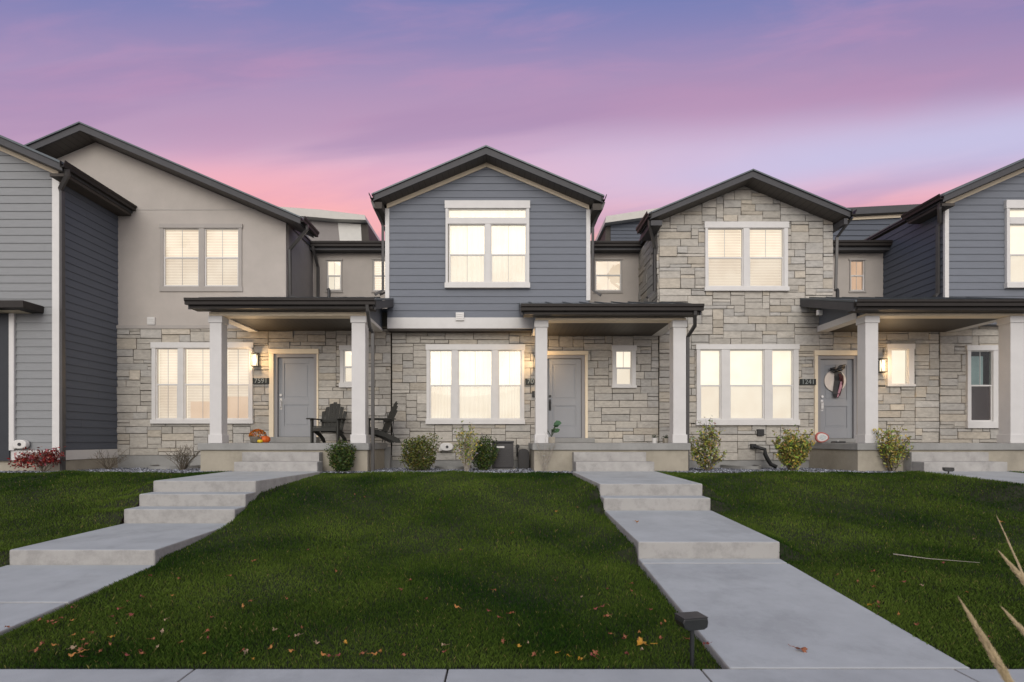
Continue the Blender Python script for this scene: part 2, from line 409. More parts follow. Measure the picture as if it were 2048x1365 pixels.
def window(house, Y, trim, glasses, rail=None, tm='white', style='shade', grille=(1, 0), depth=.075, sill=True, header=True, label=None, dark=False, screen=True, transom=None):
    """trim, glasses: rectangles (x0, x1, y0, y1) measured in the wall plane Y (pixels -> metres via PX/PZ)"""
    tx0, tx1, tz0, tz1 = hole(*trim, Y)
    G = [hole(*g, Y) for g in glasses]
    if transom: G.append(hole(*transom, Y))
    # casing: head, sill, sides and mullions between the glasses
    mb = MB(); y0, y1 = Y - depth, Y + .02
    gx0 = min(g[0] for g in G); gx1 = max(g[1] for g in G); gz0 = min(g[2] for g in G); gz1 = max(g[3] for g in G)
    mb.box(tx0, tx1, y0 - .012, y1, gz1 + .02, tz1)
    mb.box(tx0, tx1, y0 - (.03 if sill else 0), y1, tz0, gz0 - .02)
    mb.box(tx0 + .02, gx0 - .02, y0, y1, gz0 - .02, gz1 + .02); mb.box(gx1 + .02, tx1 - .02, y0, y1, gz0 - .02, gz1 + .02)
    row = sorted(G[:len(glasses)])
    zt = row[0][3]
    for a, b in zip(row, row[1:]): mb.box(a[1] + .02, b[0] - .02, y0, y1, row[0][2] - .02, zt + .02)
    if transom:
        t = G[-1]; mb.box(gx0 - .02, gx1 + .02, y0 - .004, y1, zt + .02, t[2] - .02)
    w = mb.build('window', M[tm], house, bevel=.004)
    if label: w['label'] = label
    # vinyl frames
    fm = MB(); ym = Y - depth + .03
    for gi, (a, b, z0, z1) in enumerate(G):
        t = .022
        for q in ((a - t, a, z0 - t, z1 + t), (b, b + t, z0 - t, z1 + t), (a, b, z0 - t, z0), (a, b, z1, z1 + t)):
            fm.box(q[0], q[1], ym, ym + .07, q[2], q[3])
        if rail and not (transom and gi == len(G) - 1):
            zr = PZ(rail, Y); fm.box(a, b, ym + .005, ym + .05, zr - .018, zr + .018)
            s = .014
            fm.box(a, a + s, ym + .004, ym + .05, z0, zr - .018); fm.box(b - s, b, ym + .004, ym + .05, z0, zr - .018)
            fm.box(a + s, b - s, ym + .004, ym + .05, z0, z0 + s)
            if grille[0]: fm.box((a + b) / 2 - .006, (a + b) / 2 + .006, ym + .035, ym + .048, zr + .018, z1)
            if grille[1]: fm.box((a + b) / 2 - .006, (a + b) / 2 + .006, ym + .035, ym + .048, z0 + s, zr - .018)
    fm.build('frame', M['white'], w)
    gm = MB(); sm = MB(); bm_ = MB(); lo = MB(); sl = MB()
    for gi, (a, b, z0, z1) in enumerate(G):
        gm.add([(a, ym + .03, z0), (b, ym + .03, z0), (b, ym + .03, z1), (a, ym + .03, z1)], [(0, 1, 2, 3)])
        zr = PZ(rail, Y) if rail else z0
        if rail and screen and not (transom and gi == len(G) - 1):
            sm.add([(a + .014, ym + .012, z0 + .014), (b - .014, ym + .012, z0 + .014), (b - .014, ym + .012, zr - .018), (a + .014, ym + .012, zr - .018)], [(0, 1, 2, 3)])
        # what glows behind: a blind, a curtain or the lit room
        yb = Y + .10
        if style == 'shade':
            bm_.box(a - .03, b + .03, yb - .06, yb - .05, z0 - .03, z1 + .03)
        elif style == 'slats':
            bm_.box(a - .2, b + .2, yb + .06, yb + .07, z0 - .15, z1 + .15)
            z = z0 - .01
            while z < z1 + .02:
                sl.add([(a - .02, yb - .012, z), (b + .02, yb - .012, z), (b + .02, yb + .014, z + .062), (a - .02, yb + .014, z + .062)], [(0, 1, 2, 3)])
                z += .070
        elif style == 'curtain':
            n = 36; pts = [(a - .04 + (b - a + .08) * i / n, yb + .022 * math.sin(i * 1.35 + gi) + .008 * math.sin(i * 3.1)) for i in range(n + 1)]
            for p, q in zip(pts, pts[1:]):
                bm_.add([(p[0], p[1], z0 - .04), (q[0], q[1], z0 - .04), (q[0], q[1], z1 + .04), (p[0], p[1], z1 + .04)], [(0, 1, 2, 3)])
        elif style == 'room':
            d = .9
            bm_.add([(a - .3, Y + d, z0 - .5), (b + .3, Y + d, z0 - .5), (b + .3, Y + d, z1 + .3), (a - .3, Y + d, z1 + .3)], [(0, 1, 2, 3)])
            bm_.add([(a - .3, Y + .05, z1 + .3), (b + .3, Y + .05, z1 + .3), (b + .3, Y + d, z1 + .3), (a - .3, Y + d, z1 + .3)], [(3, 2, 1, 0)])
            bm_.add([(a - .3, Y + .05, z0 - .5), (a - .3, Y + d, z0 - .5), (a - .3, Y + d, z1 + .3), (a - .3, Y + .05, z1 + .3)], [(0, 1, 2, 3)])
            bm_.add([(b + .3, Y + .05, z0 - .5), (b + .3, Y + d, z0 - .5), (b + .3, Y + d, z1 + .3), (b + .3, Y + .05, z1 + .3)], [(3, 2, 1, 0)])
    gm.build('pane', M['glass'], w)
    if sm.f: sm.build('screen', M['screen'], w)
    mk = {'shade': 'shade', 'slats': 'shade', 'curtain': 'shade', 'room': 'room'}[style if style in ('shade', 'slats', 'curtain', 'room') else 'shade']
    if dark:
        for (a, b, z0, z1) in G:
            B(a - .9, b + .9, Y + .45, Y + .46, z0 - .4, z1 + .3).build('room_wall', M['interior'], w)
            zm = (z0 + z1) / 2
            B(a - .02, b - .09, Y + .10, Y + .11, zm + .02, z1 - .10).build('blind', M['tealreflect'], w)  # teal sheet: the upper pane's reflection put in as colour
    else:
        if bm_.f: bm_.build('curtain' if style == 'curtain' else ('room_wall' if style == 'room' else 'blind'), M[mk if style != 'bright' else 'shade_bright'], w)
    if sl.f: sl.build('slats', M['room'], w)
    return w, (tx0 + .02, tx1 - .02, tz0 + .02, tz1 - .02)

def win_hole(trim, Y):
    h = hole(*trim, Y); e = .03
    return (h[0] + e, h[1] - e, h[2] + e, h[3] - e)

def door(house, Y, leaf, trimx0, trimx1, trimy, step_x0, step_x1, label=None, steel=True):
    x0, x1, z0, z1 = hole(*leaf, Y); a = PX(trimx0, Y); b = PX(trimx1, Y); zt = PZ(trimy, Y)
    yl = Y + .05
    d = MB(); d.box(x0, x1, yl, yl + .045, z0, z1)
    W = x1 - x0; H = z1 - z0; e = .014
    # stiles and rails stand proud of two recessed panels
    st = W * .155
    ps = [(z0 + H * .135, z0 + H * .405), (z0 + H * .485, z0 + H * .93)]
    d = MB()
    d.box(x0, x0 + st, yl - e, yl + .045, z0, z1); d.box(x1 - st, x1, yl - e, yl + .045, z0, z1)
    d.box(x0 + st, x1 - st, yl - e, yl + .045, z0, ps[0][0]); d.box(x0 + st, x1 - st, yl - e, yl + .045, ps[0][1], ps[1][0]); d.box(x0 + st, x1 - st, yl - e, yl + .045, ps[1][1], z1)
    for p0, p1 in ps:
        d.box(x0 + st, x1 - st, yl + .002, yl + .04, p0, p1)
        d.box(x0 + st + .045, x1 - st - .045, yl - .006, yl + .03, p0 + .045, p1 - .045)
    dr = d.build('door', M['door'], house, bevel=.004)
    if label: dr['label'] = label
    h = MB(); hx = x0 + .065; hz = z0 + H * .445
    h.tube([(hx, yl - .012, hz + .165), (hx, yl - .045, hz + .165)], .032, 14)
    h.box(hx - .03, hx + .03, yl - .024, yl - .013, hz - .20, hz + .085)
    h.tube([(hx, yl - .02, hz + .03), (hx, yl - .07, hz + .01), (hx, yl - .07, hz - .14), (hx, yl - .02, hz - .17)], .011, 8)
    h.build('handle', M['steel' if steel else 'black'], dr)
    j = MB(); g = .035
    j.box(x0 - .085, x0 - .004, Y - .03, Y + .10, z0 - .02, z1 + .09); j.box(x1 + .004, x1 + .085, Y - .03, Y + .10, z0 - .02, z1 + .09)
    j.box(x0 - .004, x1 + .004, Y - .03, Y + .10, z1 + .006, z1 + .09)
    j.build('jamb', M['jamb'], dr)
    c = MB()
    c.box(a, x0 - .087, Y - .07, Y + .02, ZFL, z1 + .09); c.box(x1 + .087, b, Y - .07, Y + .02, ZFL, z1 + .09)
    c.box(a - .012, b + .012, Y - .08, Y + .02, z1 + .092, zt)
    c.build('casing', M['cream'], dr, bevel=.004)
    B(PX(step_x0, Y), PX(step_x1, Y), Y - .28, Y + .02, ZFL + .002, z0 - .006).build('threshold', M['foundg'], dr, bevel=.008)
    B(x0 - .09, x1 + .09, Y + .12, Y + .16, z0 - .1, z1 + .1).build('hall_wall', M['interior'], dr)
    return dr, (a + .02, b - .02, ZFL - .1, zt - .03)

def gutter_x(x0, x1, yfront, ztop, h=.12, d=.11):
    """K-style gutter running along X, open side up; returns mesh"""
    mb = MB(); y0 = yfront
    prof = [(y0 + d, ztop), (y0 + d, ztop - h), (y0 + .035, ztop - h), (y0 + .03, ztop - h * .55), (y0 + .004, ztop - h * .35), (y0 + .004, ztop - h * .12), (y0, ztop - h * .1), (y0, ztop), (y0 + .012, ztop), (y0 + .02, ztop - h * .25), (y0 + .05, ztop - h * .9), (y0 + d - .01, ztop - h * .9), (y0 + d - .01, ztop)]
    mb.prismx(prof, x0, x1); return mb
def gutter_y(y0, y1, xo, ztop, sgn, h=.12, d=.11):
    """gutter running along Y with its outer lip at x = xo, facing sgn"""
    prof = [(xo - sgn * d, ztop), (xo - sgn * d, ztop - h), (xo - sgn * .035, ztop - h), (xo - sgn * .03, ztop - h * .55), (xo - sgn * .004, ztop - h * .35), (xo, ztop - h * .1), (xo, ztop), (xo - sgn * .012, ztop), (xo - sgn * .02, ztop - h * .25), (xo - sgn * .05, ztop - h * .9), (xo - sgn * (d - .01), ztop - h * .9), (xo - sgn * (d - .01), ztop)]
    return MB().prism(prof, y0, y1)

def gable_roof(house, xp, zp, slope, xl, xr, yf, yb, t=.2, wall_y=None, wl=None, wr=None, mitre=True):
    zl = zp - slope * (xp - xl); zr = zp - slope * (xr - xp)
    k = .035
    r = MB().prism([(xl - .03, zl - .035 - k), (xp, zp - k), (xr + .03, zr - .035 - k), (xr + .03, zr - .035), (xp, zp), (xl - .03, zl - .035)][::-1], yf - .035, yb)
    # standing seams
    n = int((xr - xl) / .42)
    rf = r.build('roof', M['metal_roof'], house)
    s = MB()
    y = yf + .2
    while y < yb:
        for (xa, za, xb, zb) in ((xl, zl, xp, zp), (xp, zp, xr, zr)):
            s.add([(xa, y - .012, za - .02), (xb, y - .012, zb - .02 + 0), (xb, y - .012, zb + .028), (xa, y - .012, za + .028),
                   (xa, y + .012, za - .02), (xb, y + .012, zb - .02), (xb, y + .012, zb + .028), (xa, y + .012, za + .028)],
                  [(0, 1, 2, 3), (7, 6, 5, 4), (3, 2, 6, 7), (0, 3, 7, 4), (1, 5, 6, 2)])
        y += .42
    s.build('seams', M['metal_roof'], rf)
    f = MB().prism([(xl, zl - t), (xp, zp - t), (xr, zr - t), (xr, zr - k - .004), (xp, zp - k - .004), (xl, zl - k - .004)], yf, yf + .035)
    f.build('fascia', M['fascia'], rf)
    B(xl, xl + .03, yf + .035, yb, zl - t, zl - k - .03).build('eave_board', M['fascia'], rf)
    B(xr - .03, xr, yf + .035, yb, zr - t, zr - k - .03).build('eave_board', M['fascia'], rf)
    so = MB()
    q = t - .02
    so.prism([(xl + .031, zl + .013 - q - .02), (xp, zp - q - .02), (xr - .031, zr + .013 - q - .02), (xr - .031, zr + .013 - q), (xp, zp - q), (xl + .031, zl + .013 - q)], yf + .036, yb)
    so.build('soffit', M['soffit'], rf)
    return rf, zl, zr

def porch(house, xl, xr, zt_front, zt_back, post_l, post_r, slab_l, slab_r, beam_side_l=True, beam_side_r=True, ywall=YW, step_x=None, spout=None, beam_y=633):
    """shed-roofed porch: its parts hang under one part of the house"""
    yg = 11.6
    # roof sheet (tilted prism)
    rp = MB().prismx([(yg + .10, zt_front - .02), (yg + .10, zt_front + .02), (ywall, zt_back + .02), (ywall, zt_back - .02)][::-1], xl, xr)
    p = rp.build('porch', M['metal_roof'], house)
    s = MB(); x = xl + .25
    while x < xr:
        s.add([(x - .012, yg + .11, zt_front), (x + .012, yg + .11, zt_front), (x + .012, ywall, zt_back), (x - .012, ywall, zt_back), (x - .012, yg + .11, zt_front + .05), (x + .012, yg + .11, zt_front + .05), (x + .012, ywall, zt_back + .05), (x - .012, ywall, zt_back + .05)],
              [(0, 1, 5, 4), (1, 2, 6, 5), (4, 5, 6, 7), (0, 4, 7, 3)]); x += .42
    s.build('seams', M['metal_roof'], p)
    gutter_x(xl - .01, xr + .01, yg, zt_front + .015, .135, .115).build('gutter', M['gutter'], p)
    # front fascia under the gutter, rake boards on both ends
    B(xl + .06, xr - .06, yg + .118, yg + .15, zt_front - .185, zt_front - .022).build('fascia', M['gutter'], p)
    for xx in (xl, xr - .035):
        MB().prismx([(yg + .151, zt_front - .20), (ywall - .01, zt_back - .20), (ywall - .01, zt_back - .022), (yg + .151, zt_front - .022)], xx, xx + .035).build('rake_board', M['fascia'], p)
    # soffit strip in front of the beam
    zs = zt_front - .165
    B(xl + .05, xr - .05, yg + .152, 12.02, zs - .02, zs).build('soffit', M['soffit_plain'], p)
    # beams
    zb1 = zs - .022; zb0 = PZ(beam_y, YF)
    bx0, bx1 = post_l[0], post_r[1]
    bm = MB(); bm.box(bx0, bx1, 12.03, 12.03 + .30, zb0, zb1)
    bm.build('beam', M['cream'], p, bevel=.005)
    for (a, b, on) in ((post_l[0], post_l[1], beam_side_l), (post_r[0], post_r[1], beam_side_r)):
        if on:
            B(a + .01, b - .01, 12.332, ywall - .045, zb0 + .004, zb1 - .004).build('beam', M['white'], p, bevel=.005)
    # side gables between beam and rake
    for xx, on in ((post_l[0] + .03, 1), (post_r[1] - .09, 1)):
        MB().prismx([(12.05, zb1 + .001), (ywall - .05, zb1 + .001), (ywall - .05, zt_back - .03), (12.05, zt_front + (zt_back - zt_front) * (.45 / 2.3) - .04)], xx, xx + .06).build('gable_panel', M['blue'], p)
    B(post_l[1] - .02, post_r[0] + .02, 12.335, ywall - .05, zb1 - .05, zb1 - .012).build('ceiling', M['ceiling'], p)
    # posts with cap and plinth wraps
    for (a, b) in (post_l, post_r):
        m_ = MB(); y0 = 12.05; y1 = y0 + (b - a)
        m_.box(a, b, y0, y1, ZFL + .002, zb0 - .002)
        e = .022
        m_.box(a - e, b + e, y0 - e, y1 + e, ZFL + .002, ZFL + .19)
        m_.box(a - e, b + e, y0 - e, y1 + e, zb0 - .15, zb0 - .003)
        m_.build('post', M['post'], p, bevel=.006)
    # slab and its foundation
    B(slab_l - .04, slab_r + .04, YF - .14, ywall - .002, ZFL - .15, ZFL).build('slab', M['foundg'], p, bevel=.012)
    B(slab_l, slab_r, YF - .09, ywall - .004, .55, ZFL - .152).build('foundation', M['founda'], p)
    if step_x:
        a, b = step_x
        st = MB(); st.box(a + .0, b - .08, 11.75, YF - .092, .7, 1.363); st.box(a, b, 11.40, 11.748, .7, 1.17)
        st.build('steps', M['riser'], p, bevel=.012)
    if spout:
        x, y, pts = spout
        MB().tube(pts, .045, 4).build('downspout', M['spout'], p)
    return p

# =====================================================================  HOUSE B: stucco townhouse
hB = thing('townhouse', (-6.3, YW, ZG), 'townhouse of warm stucco above pale stone, with the highest roof peak and two porch chairs', 'townhouse', 'row of attached townhouses')
hC = thing('townhouse', (.5, YW, ZG), 'townhouse with a blue lap-sided gable above pale stone, a condenser beside its porch', 'townhouse', 'row of attached townhouses')
hD = thing('townhouse', (7.4, YW, ZG), 'townhouse faced in pale stone up to its gable, a wreath on its grey door', 'townhouse', 'row of attached townhouses')
hA = thing('townhouse', (-12, YF, ZG), 'townhouse with light grey lap-sided front and dark blue side wall, red-leaved shrub at its corner', 'townhouse', 'row of attached townhouses')
hE = thing('townhouse', (14, YW, ZG), 'blue-sided townhouse beyond the stone-gabled one, with an unlit ground-floor window', 'townhouse', 'row of attached townhouses')

# ---- B walls
trB_low = (305, 509, 686, 848); trB_up = (322, 484, 451, 583); trB_sm = (680, 728, 692, 776)
dB = (556, 628, 716, 874)
holesB = [win_hole(trB_low, YW), win_hole(trB_sm, YW)]
_, dh = door(hB, YW, dB, 540, 638, 699, 545, 640, 'grey two-panel front door with nickel handle')
holesB.append(dh)
ZS = 4.45
B(PX(232, YW) - 1.2, XC, YW, YW + .2, .6, PZ(911, YW)).build('foundation', M['foundg'], hB)
backing(planeY(YW), [(-9.9, ZS), (XC - .02, ZS)], PZ(911, YW), holesB).build('stone_backing', M['mortar'], hB)
stones(planeY(YW), [(-9.82, ZS - .02), (XC - .01, ZS - .02)], PZ(911, YW), holesB, 11).build('stone_wall', M['stone'], hB, colors=True)
B(-9.82, -5.52, YW - .06, YW - .001, ZS - .02, ZS + .07).build('ledge', M['stucco2'], hB, bevel=.004)
xpB, zpB, slB = -10.33, 9.37, .424
wzB = lambda x: zpB - .21 - slB * abs(x - xpB)
holeU = win_hole(trB_up, YW)
backing(planeY(YW), [(-14.5, wzB(-14.5)), (xpB, wzB(xpB)), (XB, wzB(XB))], ZS + .072, [holeU], .2).build('stucco_wall', M['stucco'], hB)
# faint control joint line across the gable foot
B(-9.6, XB + .002, YW - .006, YW - .0005, PZ(421, YW), PZ(419, YW)).build('joint_strip', M['stucco2'], hB)
# raised stucco surround
tx = hole(*trB_up, YW)
window(hB, YW, (320, 486, 449, 584), [(329, 397, 459, 572), (411, 476, 459, 572)], 516, tm='stucco2', style='slats', grille=(1, 1), depth=.03, sill=False)
wB, _ = window(hB, YW, trB_low, [(316, 357, 699, 838), (372, 440, 699, 838), (454, 499, 699, 838)], 770, style='slats', grille=(1, 1))
wm = MB()
for (a_, b_, c_, d_) in ((378, 446, 803, 845), (450, 502, 793, 845)): wm.box(PX(a_, YW), PX(b_, YW), YW + .07, YW + .08, PZ(d_, YW), PZ(c_, YW))
wm.build('lit_floor_strip', M['floorglow'], wB)  # glowing strip added behind the panes for the lit floor inside
window(hB, YW, trB_sm, [(690, 718, 703, 765)], 735, style='shade', grille=(0, 0))
# side wall and recess wall
B(XB - .2, XB, YW + .201, 24, 4.2, wzB(XB)).build('side_wall', M['stucco_shaded'], hB)
hr1 = hole(655, 682, 522, 581, YR); hr2 = hole(747, 780, 521, 582, YR)
tr1 = (651, 686, 518, 586); tr2 = (743, 784, 517, 586)
zrt = PZ(503, YR)
backing(planeY(YR), [(XB, zrt + .1), (XC - .07, zrt + .1)], 4.4, [win_hole(tr1, YR), win_hole(tr2, YR)]).build('recess_wall', M['stucco'], hB)
window(hB, YR, tr1, [(656, 681, 523, 580)], 552, tm='stucco2', style='shade', grille=(1, 1), depth=.03, sill=False)
window(hB, YR, tr2, [(748, 779, 522, 581)], 552, tm='stucco2', style='slats', grille=(0, 0), depth=.03, sill=False, screen=False)
B(XB, XC - .07, YW + .21, YR, 4.9, 5.0).build('recess_roof', M['metal_roof'], hB)
B(XB + .002, XC - .08, 15.62, YR + .4, 7.02, 7.2).build('recess_eave', M['fascia'], hB)
gutter_x(XB + .05, XC - .08, 15.5, 7.24, .14, .115).build('recess_gutter', M['gutter'], hB)
MB().prismx([(15.6, 7.2), (22, 8.0), (22, 7.9), (15.6, 7.201)], XB + .01, XC - .08).build('recess_roof', M['metal_roof'], hB)
rf, zl, zr = gable_roof(hB, xpB, zpB, slB, -15.6, -4.96, 13.4, 14.35)
gable_roof(hB, xpB, zpB, slB, -15.2, XB + .03, 14.39, 23)
gutter_y(13.36, 14.4, -4.83, zr - .03, 1, .13, .12).build('gutter', M['gutter'], hB)
# rear upper wing behind the recess
YQ = 18.2
wq = MB().prism([(PX(560, YQ), 6.5), (PX(690, YQ), 6.5), (PX(676, YQ), PZ(446, YQ)), (PX(560, YQ), PZ(436, YQ))], YQ, YQ + 3)
wq.build('rear_wall', M['stucco_shaded'], hB)
MB().prism([(PX(690, YQ) + .004, 6.5), (PX(729, YQ), 6.5), (PX(722, YQ), PZ(450, YQ)), (PX(676, YQ) + .004, PZ(446, YQ))], YQ - .03, YQ + 3).build('rear_panel', M['whitepanel'], hB)
MB().prism([(PX(729, YQ) + .004, 6.5), (PX(747, YQ), 6.5), (PX(736, YQ), PZ(448, YQ)), (PX(722, YQ) + .004, PZ(449.5, YQ))], YQ - .02, YQ + 3).build('rear_soffit', M['soffit_plain'], hB)
MB().prism([(PX(560, YQ), PZ(435.5, YQ)), (PX(676, YQ), PZ(445.5, YQ)), (PX(736, YQ), PZ(447.5, YQ)), (PX(734, YQ), PZ(438, YQ)), (PX(645, YQ), PZ(427, YQ)), (PX(560, YQ), PZ(421, YQ))], YQ - .3, YQ + 3).build('rear_roof', M['lightmetal'], hB)
# downspouts
dsp = lambda h, pts, r=.045: MB().tube(pts, r, 4).build('downspout', M['spout'], h)
xg = -4.87; yd = 14.2
dsp(hB, [(xg, 13.6, zr - .14), (xg, 13.62, zr - .25), (XB + .07, 14.0, zr - .62), (XB + .07, 14.02, 5.35), (XB + .10, 13.98, 5.26), (XB + .3, 13.9, 5.2)])
dsp(hB, [(XB + .12, 15.57, 7.12), (XB + .12, 15.6, 7.0), (XB + .16, 15.85, 6.6), (XB + .16, 15.85, 4.9)], .05)
dsp(hB, [(XC - .25, 13.4, 7.2), (XC - .14, 13.95, 6.9), (XC - .12, 14.0, 5.4), (XC - .28, 13.9, 5.3)], .04)
# porch 1
pB = porch(hB, PX(368, 11.6), -2.74, PZ(597, 11.6), PZ(598, YW), (-6.45, -6.19), (-3.34, -3.04), -6.62, -2.98, step_x=(-5.60, -3.87),
           spout=(0, 0, [(-2.90, 11.67, 4.5), (-2.90, 11.70, 4.38), (-2.93, 12.0, 4.1), (-2.90, 12.16, 3.98), (-2.90, 12.16, .92)]))
B(XC - .25, XC + .0, YW - .20, YW - .04, .6, 1.45).build('foundation', M['foundg'], hB)
# vent cap
def vent(h, x, y, Y, s=.09):
    cx, cz = PX(x, Y), PZ(y, Y); m_ = MB(); m_.box(cx - s, cx + s, Y - .05, Y + .01, cz - s, cz + s)
    for k in range(3): m_.box(cx - s * .8, cx + s * .8, Y - .06, Y - .0505, cz - s * .6 + k * s * .5, cz - s * .6 + k * s * .5 + .02)
    m_.build('vent_cap', M['whiteplastic'], h, bevel=.004)
vent(hB, 304, 643, YW, .095)
# roof flue pipes
def pipe(h, x, y0, y1, Y, r=.04):
    MB().tube([(PX(x, Y), Y, PZ(y1, Y)), (PX(x, Y), Y, PZ(y0, Y) - .05), (PX(x - 2, Y), Y, PZ(y0, Y))], r, 10).build('flue_pipe', M['black'], h)
pipe(hB, 658, 578, 600, 13.4); 

for h_, x0_, x1_ in ((hB, -9.7, XC - .1), (hC, XC + .1, XD - .1), (hD, XD + .3, XE - .1), (hE, XE + .1, 18)):
    B(x0_, x1_, 17.2, 17.3, .9, 7.0).build('inner_wall', M['interior'], h_)
# ---- number plates
def text_mesh(name, body, size, m, parent, loc, extrude, center=True):
    cu = bpy.data.curves.new(name, 'FONT'); cu.body = body; cu.size = size; cu.extrude = extrude
    if center: cu.align_x = 'CENTER'; cu.align_y = 'CENTER'
    tmp = bpy.data.objects.new(name + '_tmp', cu); col.objects.link(tmp)
    me = bpy.data.meshes.new_from_object(tmp.evaluated_get(bpy.context.evaluated_depsgraph_get()))
    bpy.data.objects.remove(tmp); me.materials.clear(); me.materials.append(m)
    t = bpy.data.objects.new(name, me); col.objects.link(t); t.parent = parent; t.location = loc; t.rotation_euler = (R(90), 0, 0)
    return t
def plate(h, x0, x1, y0, y1, Y, txt, tw):
    o = B(PX(x0, Y), PX(x1, Y), Y - .075, Y - .04, PZ(y1, Y), PZ(y0, Y)).build('number_plate', M['plate'], h, bevel=.004)
    text_mesh('numerals', txt, tw, M['silver'], o, Vector(((PX(x0, Y) + PX(x1, Y)) / 2, Y - .079, (PZ(y0, Y) + PZ(y1, Y)) / 2)) - ORG[h.name], .003)
    return o
plate(hB, 508, 541, 757, 769, YW, '7591', .17)

# ---- wall lamps
def lamp(h, x, y, Y, s=1.0, amber=False, power=20):
    cx, cz = PX(x, Y), PZ(y, Y); m_ = MB()
    m_.box(cx - .05 * s, cx + .05 * s, Y - .055, Y - .03, cz - .13 * s, cz + .13 * s)
    m_.box(cx - .075 * s, cx + .075 * s, Y - .24, Y - .08, cz + .15 * s, cz + .17 * s)
    m_.box(cx - .01, cx + .01, Y - .17, Y - .05, cz + .17 * s, cz + .19 * s)
    m_.box(cx - .075 * s, cx + .075 * s, Y - .24, Y - .08, cz - .17 * s, cz - .155 * s)
    for a in (-1, 1):
        for b in (-.235, -.085): m_.box(cx + a * .07 * s - .006, cx + a * .07 * s + .006, Y + b - .006, Y + b + .006, cz - .155 * s, cz + .15 * s)
    o = m_.build('wall_lamp', M['blackmetal'], h)
    MB().lathe(cx, Y - .16, [(.02, cz - .15 * s), (.055 * s, cz - .14 * s), (.055 * s, cz + .12 * s), (.02, cz + .14 * s)], 14).build('lamp_glass', M['amber' if amber else 'bulb'], o, smooth=True)
    l = bpy.data.lights.new('lamp_light', 'POINT'); l.energy = power; l.color = (1, .66, .34); l.shadow_soft_size = .07
    lo = bpy.data.objects.new('lamp_light', l); col.objects.link(lo); lo.parent = o
    lo.location = Vector((cx, Y - .34, cz)) - ORG[h.name]
    return o
lamp(hB, 516, 722, YW)

# =====================================================================  HOUSE C: blue gable
trC_low = (852, 1050, 690, 849); trC_up = (890, 1060, 404, 578); trC_sm = (1222, 1272, 692, 777)
YC1 = YW + .04
_, dhC = door(hC, YC1, (1095, 1163, 718, 876), 1080, 1175, 703, 1090, 1186, 'grey two-panel front door with black handle', steel=False)
holesC = [win_hole(trC_low, YC1), win_hole(trC_sm, YC1), dhC]
B(XC + .001, XD + .3, YC1, YC1 + .2, .6, PZ(921, YW)).build('foundation', M['foundg'], hC)
backing(planeY(YC1), [(XC + .001, 4.5), (XD, 4.5)], PZ(921, YW), holesC).build('stone_backing', M['mortar'], hC)
stones(planeY(YC1), [(XC + .01, 4.5), (XD - .004, 4.5)], PZ(921, YW), holesC, 23).build('stone_wall', M['stone'], hC, colors=True)
window(hC, YC1, trC_low, [(861, 903, 703, 838), (918, 983, 703, 838), (998, 1041, 703, 838)], 772, style='curtain', grille=(1, 0))
window(hC, YC1, trC_sm, [(1232, 1261, 704, 770)], 737, style='shade', grille=(1, 0))
xpC, zpC, slC = -.43, 8.69, .415
xlC, xrC = PX(775, YC), PX(1177, YC)
wzC = lambda x: zpC - .20 - slC * abs(x - xpC)
hU = win_hole(trC_up, YC)
tops = [(xlC, wzC(xlC)), (xpC, wzC(xpC)), (xrC, wzC(xrC))]
backing(planeY(YC), tops, 4.66, [hU], .15).build('gable_backing', M['blue'], hC)
siding(planeY(YC), tops, 4.66, [hU]).build('siding_wall', M['blue'], hC)
window(hC, YC, trC_up, [(900, 969, 452, 566), (983, 1051, 452, 566)], 511, style='curtain', grille=(1, 1), transom=(898, 1051, 421, 437))
# cream gable trim, corner boards, band and soffit
w = .10
MB().prism([(xlC - .01, wzC(xlC) - w - .01), (xpC, wzC(xpC) - w), (xrC + .01, wzC(xrC) - w - .01), (xrC + .01, wzC(xrC) - .002), (xpC, wzC(xpC) - .002), (xlC - .01, wzC(xlC) - .002)], YC - .045, YC - .001).build('gable_trim', M['cream'], hC)
B(xlC - .05, xlC + .05, YC - .04, YC + .1, PZ(604, YC), wzC(xlC) - w - .012).build('corner_board', M['white'], hC)
B(xrC - .06, xrC + .04, YC - .04, YC + .1, PZ(602, YC), wzC(xrC) - w - .012).build('corner_board', M['white'], hC)
B(xlC, PX(1066, YC) + .3, YC - .035, YC + .05, PZ(658, YC), PZ(636, YC)).build('band_board', M['white'], hC, bevel=.004)
B(xlC, xrC, YC - .02, YC1 + .02, PZ(662, YC), PZ(658, YC) - .003).build('overhang_soffit', M['soffit_plain'], hC)
B(xlC, xlC + .1, YC + .151, 22, 4.6, wzC(xlC)).build('side_wall', M['blue'], hC)
B(xrC - .1, xrC, YC + .151, 22, 4.6, wzC(xrC)).build('side_wall', M['blue'], hC)
rf, zl, zr = gable_roof(hC, xpC, zpC, slC, PX(746, 13.2), PX(1206, 13.2), 13.2, 22)
gutter_y(13.16, 22, PX(738, 13.2), zl - .02, -1, .13, .12).build('gutter', M['gutter'], hC)
gutter_y(13.16, 22, PX(1213, 13.2), zr - .02, 1, .13, .12).build('gutter', M['gutter'], hC)
